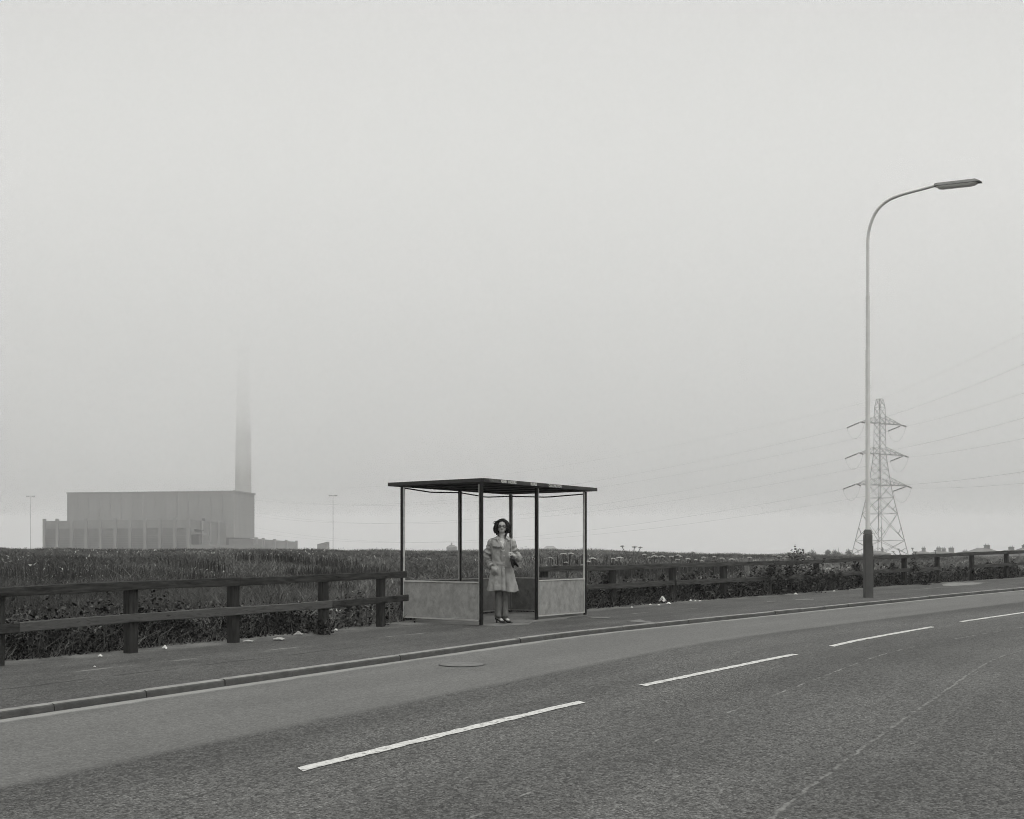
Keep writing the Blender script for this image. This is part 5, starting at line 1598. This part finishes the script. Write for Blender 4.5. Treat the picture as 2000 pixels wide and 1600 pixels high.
cm.add([p for r_ in rings for p in r_], [(j * n + k, j * n + (k + 1) % n, (j + 1) * n + (k + 1) % n, (j + 1) * n + k) for j in range(nz) for k in range(n) if not ((j, k) in vcut and (j + 1, k) in vcut)])
coat = obj('coat', cm, M['coat'], person, smooth=True)
coat.modifiers.new('thick', 'SOLIDIFY').thickness = .005
# sleeves with pushed-up folds
def sleeve(pts, rad, seed, amp, creases):
    pts = cr([Vector(p) for p in pts], 14); m_ = len(pts); mb = MB(); n = 32; rings = []; prev = None
    for i, p in enumerate(pts):
        t = (pts[min(i + 1, m_ - 1)] - pts[max(i - 1, 0)]).normalized()
        a_ = (t.cross(Vector((0, 1, 0))) if prev is None else prev - t * prev.dot(t)).normalized(); prev = a_; b_ = t.cross(a_)
        f = i / (m_ - 1); r0 = float(np.interp(f, [q / (len(rad) - 1) for q in range(len(rad))], rad))
        ring = []
        for k in range(n):
            an_ = 2 * PI * k / n
            w = 1 + amp * .5 * noise.noise(Vector((math.cos(an_) * 1.5, math.sin(an_) * 1.5 + seed, f * 8)))
            for (fc, ff, aw, tilt) in creases:
                w += amp * aw * math.sin((f - fc) * ff + tilt * math.cos(an_ + seed)) * math.exp(-((f - fc) / .16)**2)
            ring.append(p + a_ * (r0 * w * math.cos(an_)) + b_ * (r0 * w * math.sin(an_)))
        rings.append(ring)
    mb.loft(rings, True); return mb
CR = [(.52, 62, 1.0, 1.6), (.66, 75, .8, 1.1), (.84, 60, .5, .8)]
sl = sleeve([W(-.118, .005, 1.325), W(-.160, .01, 1.285), W(-.194, .022, 1.18), W(-.222, .045, 1.03), W(-.196, .0, .955), W(-.145, -.065, .905)], [.035, .062, .066, .064, .060, .052], 2, .34, CR)
so1 = obj('sleeve', sl, M['coat'], coat, smooth=True)
sl = sleeve([W(.118, .005, 1.325), W(.162, .01, 1.285), W(.198, .022, 1.17), W(.240, .035, 1.065), W(.244, -.045, 1.055), W(.208, -.125, 1.080)], [.035, .062, .064, .060, .056, .050], 5, .34, [(.5, 60, .8, 1.5), (.7, 80, .9, 1.2), (.85, 70, .7, 1)])
so2 = obj('sleeve', sl, M['coat'], coat, smooth=True)
# cuffs
for p, q, r_, par in ((W(-.172, -.042, .925), W(-.148, -.068, .903), .057, so1), (W(.222, -.098, 1.070), W(.206, -.132, 1.081), .056, so2)):
    mb = MB(); mb.tube([p, q], r_, 24, False); c_ = obj('cuff', mb, M['coat'], par, smooth=True); c_.modifiers.new('thick', 'SOLIDIFY').thickness = .006
# collar, lapels, storm flap, front edge, pocket, epaulettes
def sheet(name, pts, th=.006, par=coat, m_=None, sub=2):
    mb = MB(); mb.add(pts, [tuple(range(len(pts)))]) if len(pts) <= 4 else mb.add(pts, [tuple(range(len(pts)))])
    o = obj(name, mb, m_ or M['coat'], par); s_ = o.modifiers.new('thick', 'SOLIDIFY'); s_.thickness = th; s_.offset = 0
    bv = o.modifiers.new('bev', 'BEVEL'); bv.width = .003; bv.segments = 2; return o
sheet('lapel', [W(-.062, -.045, 1.385), W(-.105, -.088, 1.335), W(-.072, -.122, 1.318), W(-.018, -.146, 1.235), W(.030, -.150, 1.165), W(-.016, -.112, 1.290)])
sheet('lapel', [W(.070, -.045, 1.385), W(.112, -.088, 1.335), W(.092, -.120, 1.310), W(.072, -.142, 1.230), W(.040, -.150, 1.150), W(.050, -.118, 1.270)])
sheet('collar', [W(-.066, -.030, 1.400), W(-.120, -.030, 1.365), W(-.128, -.088, 1.338), W(-.060, -.112, 1.332), W(-.030, -.085, 1.362)])
sheet('collar', [W(.074, -.030, 1.400), W(.118, -.030, 1.378), W(.140, -.090, 1.330), W(.118, -.114, 1.318), W(.066, -.100, 1.360)])
mb = MB(); mb.loft([[W(.004 + math.cos(R(a)) * r1, .015 + math.sin(R(a)) * r1 * .9, z) for a in range(-20, 201, 20)] for r1, z in ((.064, 1.418), (.085, 1.395), (.118, 1.355))], False, False)
o = obj('collar', mb, M['coat'], coat, smooth=True); o.modifiers.new('thick', 'SOLIDIFY').thickness = .006
# storm flap over the pocket-side shoulder
fl = MB(); rows = []
for z, x0, x1, y in ((1.330, -.150, -.045, -.098), (1.28, -.158, -.040, -.128), (1.23, -.150, -.020, -.146), (1.213, -.140, -.018, -.152)):
    rows.append([W(x0 + (x1 - x0) * q / 6, y + .035 * (abs((x0 + (x1 - x0) * q / 6) + .02) / .13)**2, z + (.004 * math.sin(q))) for q in range(7)])
fl.loft(rows, False, False); o = obj('storm_flap', fl, M['coat'], coat, smooth=True); s_ = o.modifiers.new('thick', 'SOLIDIFY'); s_.thickness = .010; s_.offset = 0
# overlapping front edge
fe = MB(); rows = []
for j in range(30):
    z = 1.17 - (1.17 - .513) * j / 29; rx, ry, cx = coat_ring(z)
    x = float(np.interp(z, [.51, .8, 1.0, 1.17], [.062, .058, .050, .046])); lowq = max(0, (.98 - z) / .45)
    y = -ry - .010 - .006 * lowq + .007 * math.sin(z * 21) + .004 * math.sin(z * 53)
    rows.append([W(x - .060, y + .008, z), W(x - .030, y, z), W(x, y + .002, z)])
fe.loft(rows, False, False); o = obj('front_placket', fe, M['coat'], coat, smooth=True); s_ = o.modifiers.new('thick', 'SOLIDIFY'); s_.thickness = .007; s_.offset = 0
for z in (1.165, 1.075, .975, .868):
    rx, ry, cx = coat_ring(z); mb = MB(); mb.ell(W(.040, float(-ry) - .020, z), (.009, .006, .009), 12, 8); obj('button', mb, M['button'], coat)
# belt tie slanting across the waist
mb = MB(); mb.tube([W(-.135, -.075, .965), W(-.06, -.135, .955), W(.02, -.150, .930), W(.09, -.140, .900), W(.135, -.105, .885)], [(.004, .018)] * 5, 8); obj('belt', mb, M['coat'], coat)
# pocket with hand in it
pk = MB(); rows = []
for j in range(9):
    f = j / 8; z = .905 - .135 * f; bul = .050 * math.sin(PI * min(f * 1.1, 1))
    rows.append([W(-.165 + .115 * q / 8 + .012 * f, -.112 - .028 * math.sin(PI * (.15 + q / 8 * .7)) - bul * math.sin(PI * q / 8) - .006 * math.sin(q * 2 + j), z) for q in range(9)])
pk.loft(rows, False, False); o = obj('pocket', pk, M['coat'], coat, smooth=True); s_ = o.modifiers.new('thick', 'SOLIDIFY'); s_.thickness = .008; s_.offset = 0
for q in (-1, 1):
    mb = MB(); mb.box(W(q * .135 + .004, -.02, 1.362), (.075, .036, .007), (Vector((1, 0, -.38 * q)).normalized(), Vector((0, 1, 0)), Vector((.38 * q, 0, 1)).normalized()), .002); obj('epaulette', mb, M['coat'], coat)
# shoulder strap and gloves in the hand
bag = empty('shoulder_bag', W(.15, -.2, .9)); tag(bag, 'black bag strap and folded black gloves hanging from the hand of the woman', 'bag')
mb = MB(); mb.tube([W(.118, .02, 1.375), W(.135, -.085, 1.34), W(.140, -.150, 1.24), W(.146, -.180, 1.16), W(.138, -.205, 1.09)], [(.003, .009)] * 5, 8); obj('strap', mb, M['glove'], bag)
for dx, ex, ez in ((.020, .185, .885), (.030, .262, .900), (.022, .215, .925)):
    mb = MB(); a = W(.128 + dx, -.205, 1.075); e = W(ex, -.190, ez)
    mb.tube([a, a.lerp(e, .35) + Vector((.006, -.01, 0)), a.lerp(e, .75), e], [(.030, .018), (.056, .028), (.044, .020), (.014, .010)], 14); obj('glove', mb, M['glove'], bag, smooth=True)

# ------------------------------------------------------------------ haze and the fog bank that hides the chimney top
def volume(name, mb, density, label, g=0.0, smooth=False):
    m = bpy.data.materials.new(name); m.use_nodes = True; t = m.node_tree
    for n_ in list(t.nodes):
        if n_.type == 'BSDF_PRINCIPLED': t.nodes.remove(n_)
    out = [n_ for n_ in t.nodes if n_.type == 'OUTPUT_MATERIAL'][0]
    v = t.nodes.new('ShaderNodeVolumePrincipled'); v.inputs['Color'].default_value = (.998, .998, .996, 1); v.inputs['Density'].default_value = density; v.inputs['Anisotropy'].default_value = g
    t.links.new(v.outputs[0], out.inputs['Volume'])
    o = obj(name, mb, m, loc=(0, 0, 0)); tag(o, label, 'haze', kind='stuff'); return o
hb = MB(); hb.box((0, 0, 60), (5000, 5000, 133))
volume('haze', hb, .00072, 'even pale haze filling the air over road and field', .4)
for z0, dens in ((42, .0032), (65, .006)):
    fb = MB(); fb.box((0, (150 + z0 + 1250) / 2, (z0 + 125) / 2), (4990, 1250 - 150 - z0, 125 - z0))
    volume('low_cloud', fb, dens, 'low cloud swallowing the top of the chimney', .4)
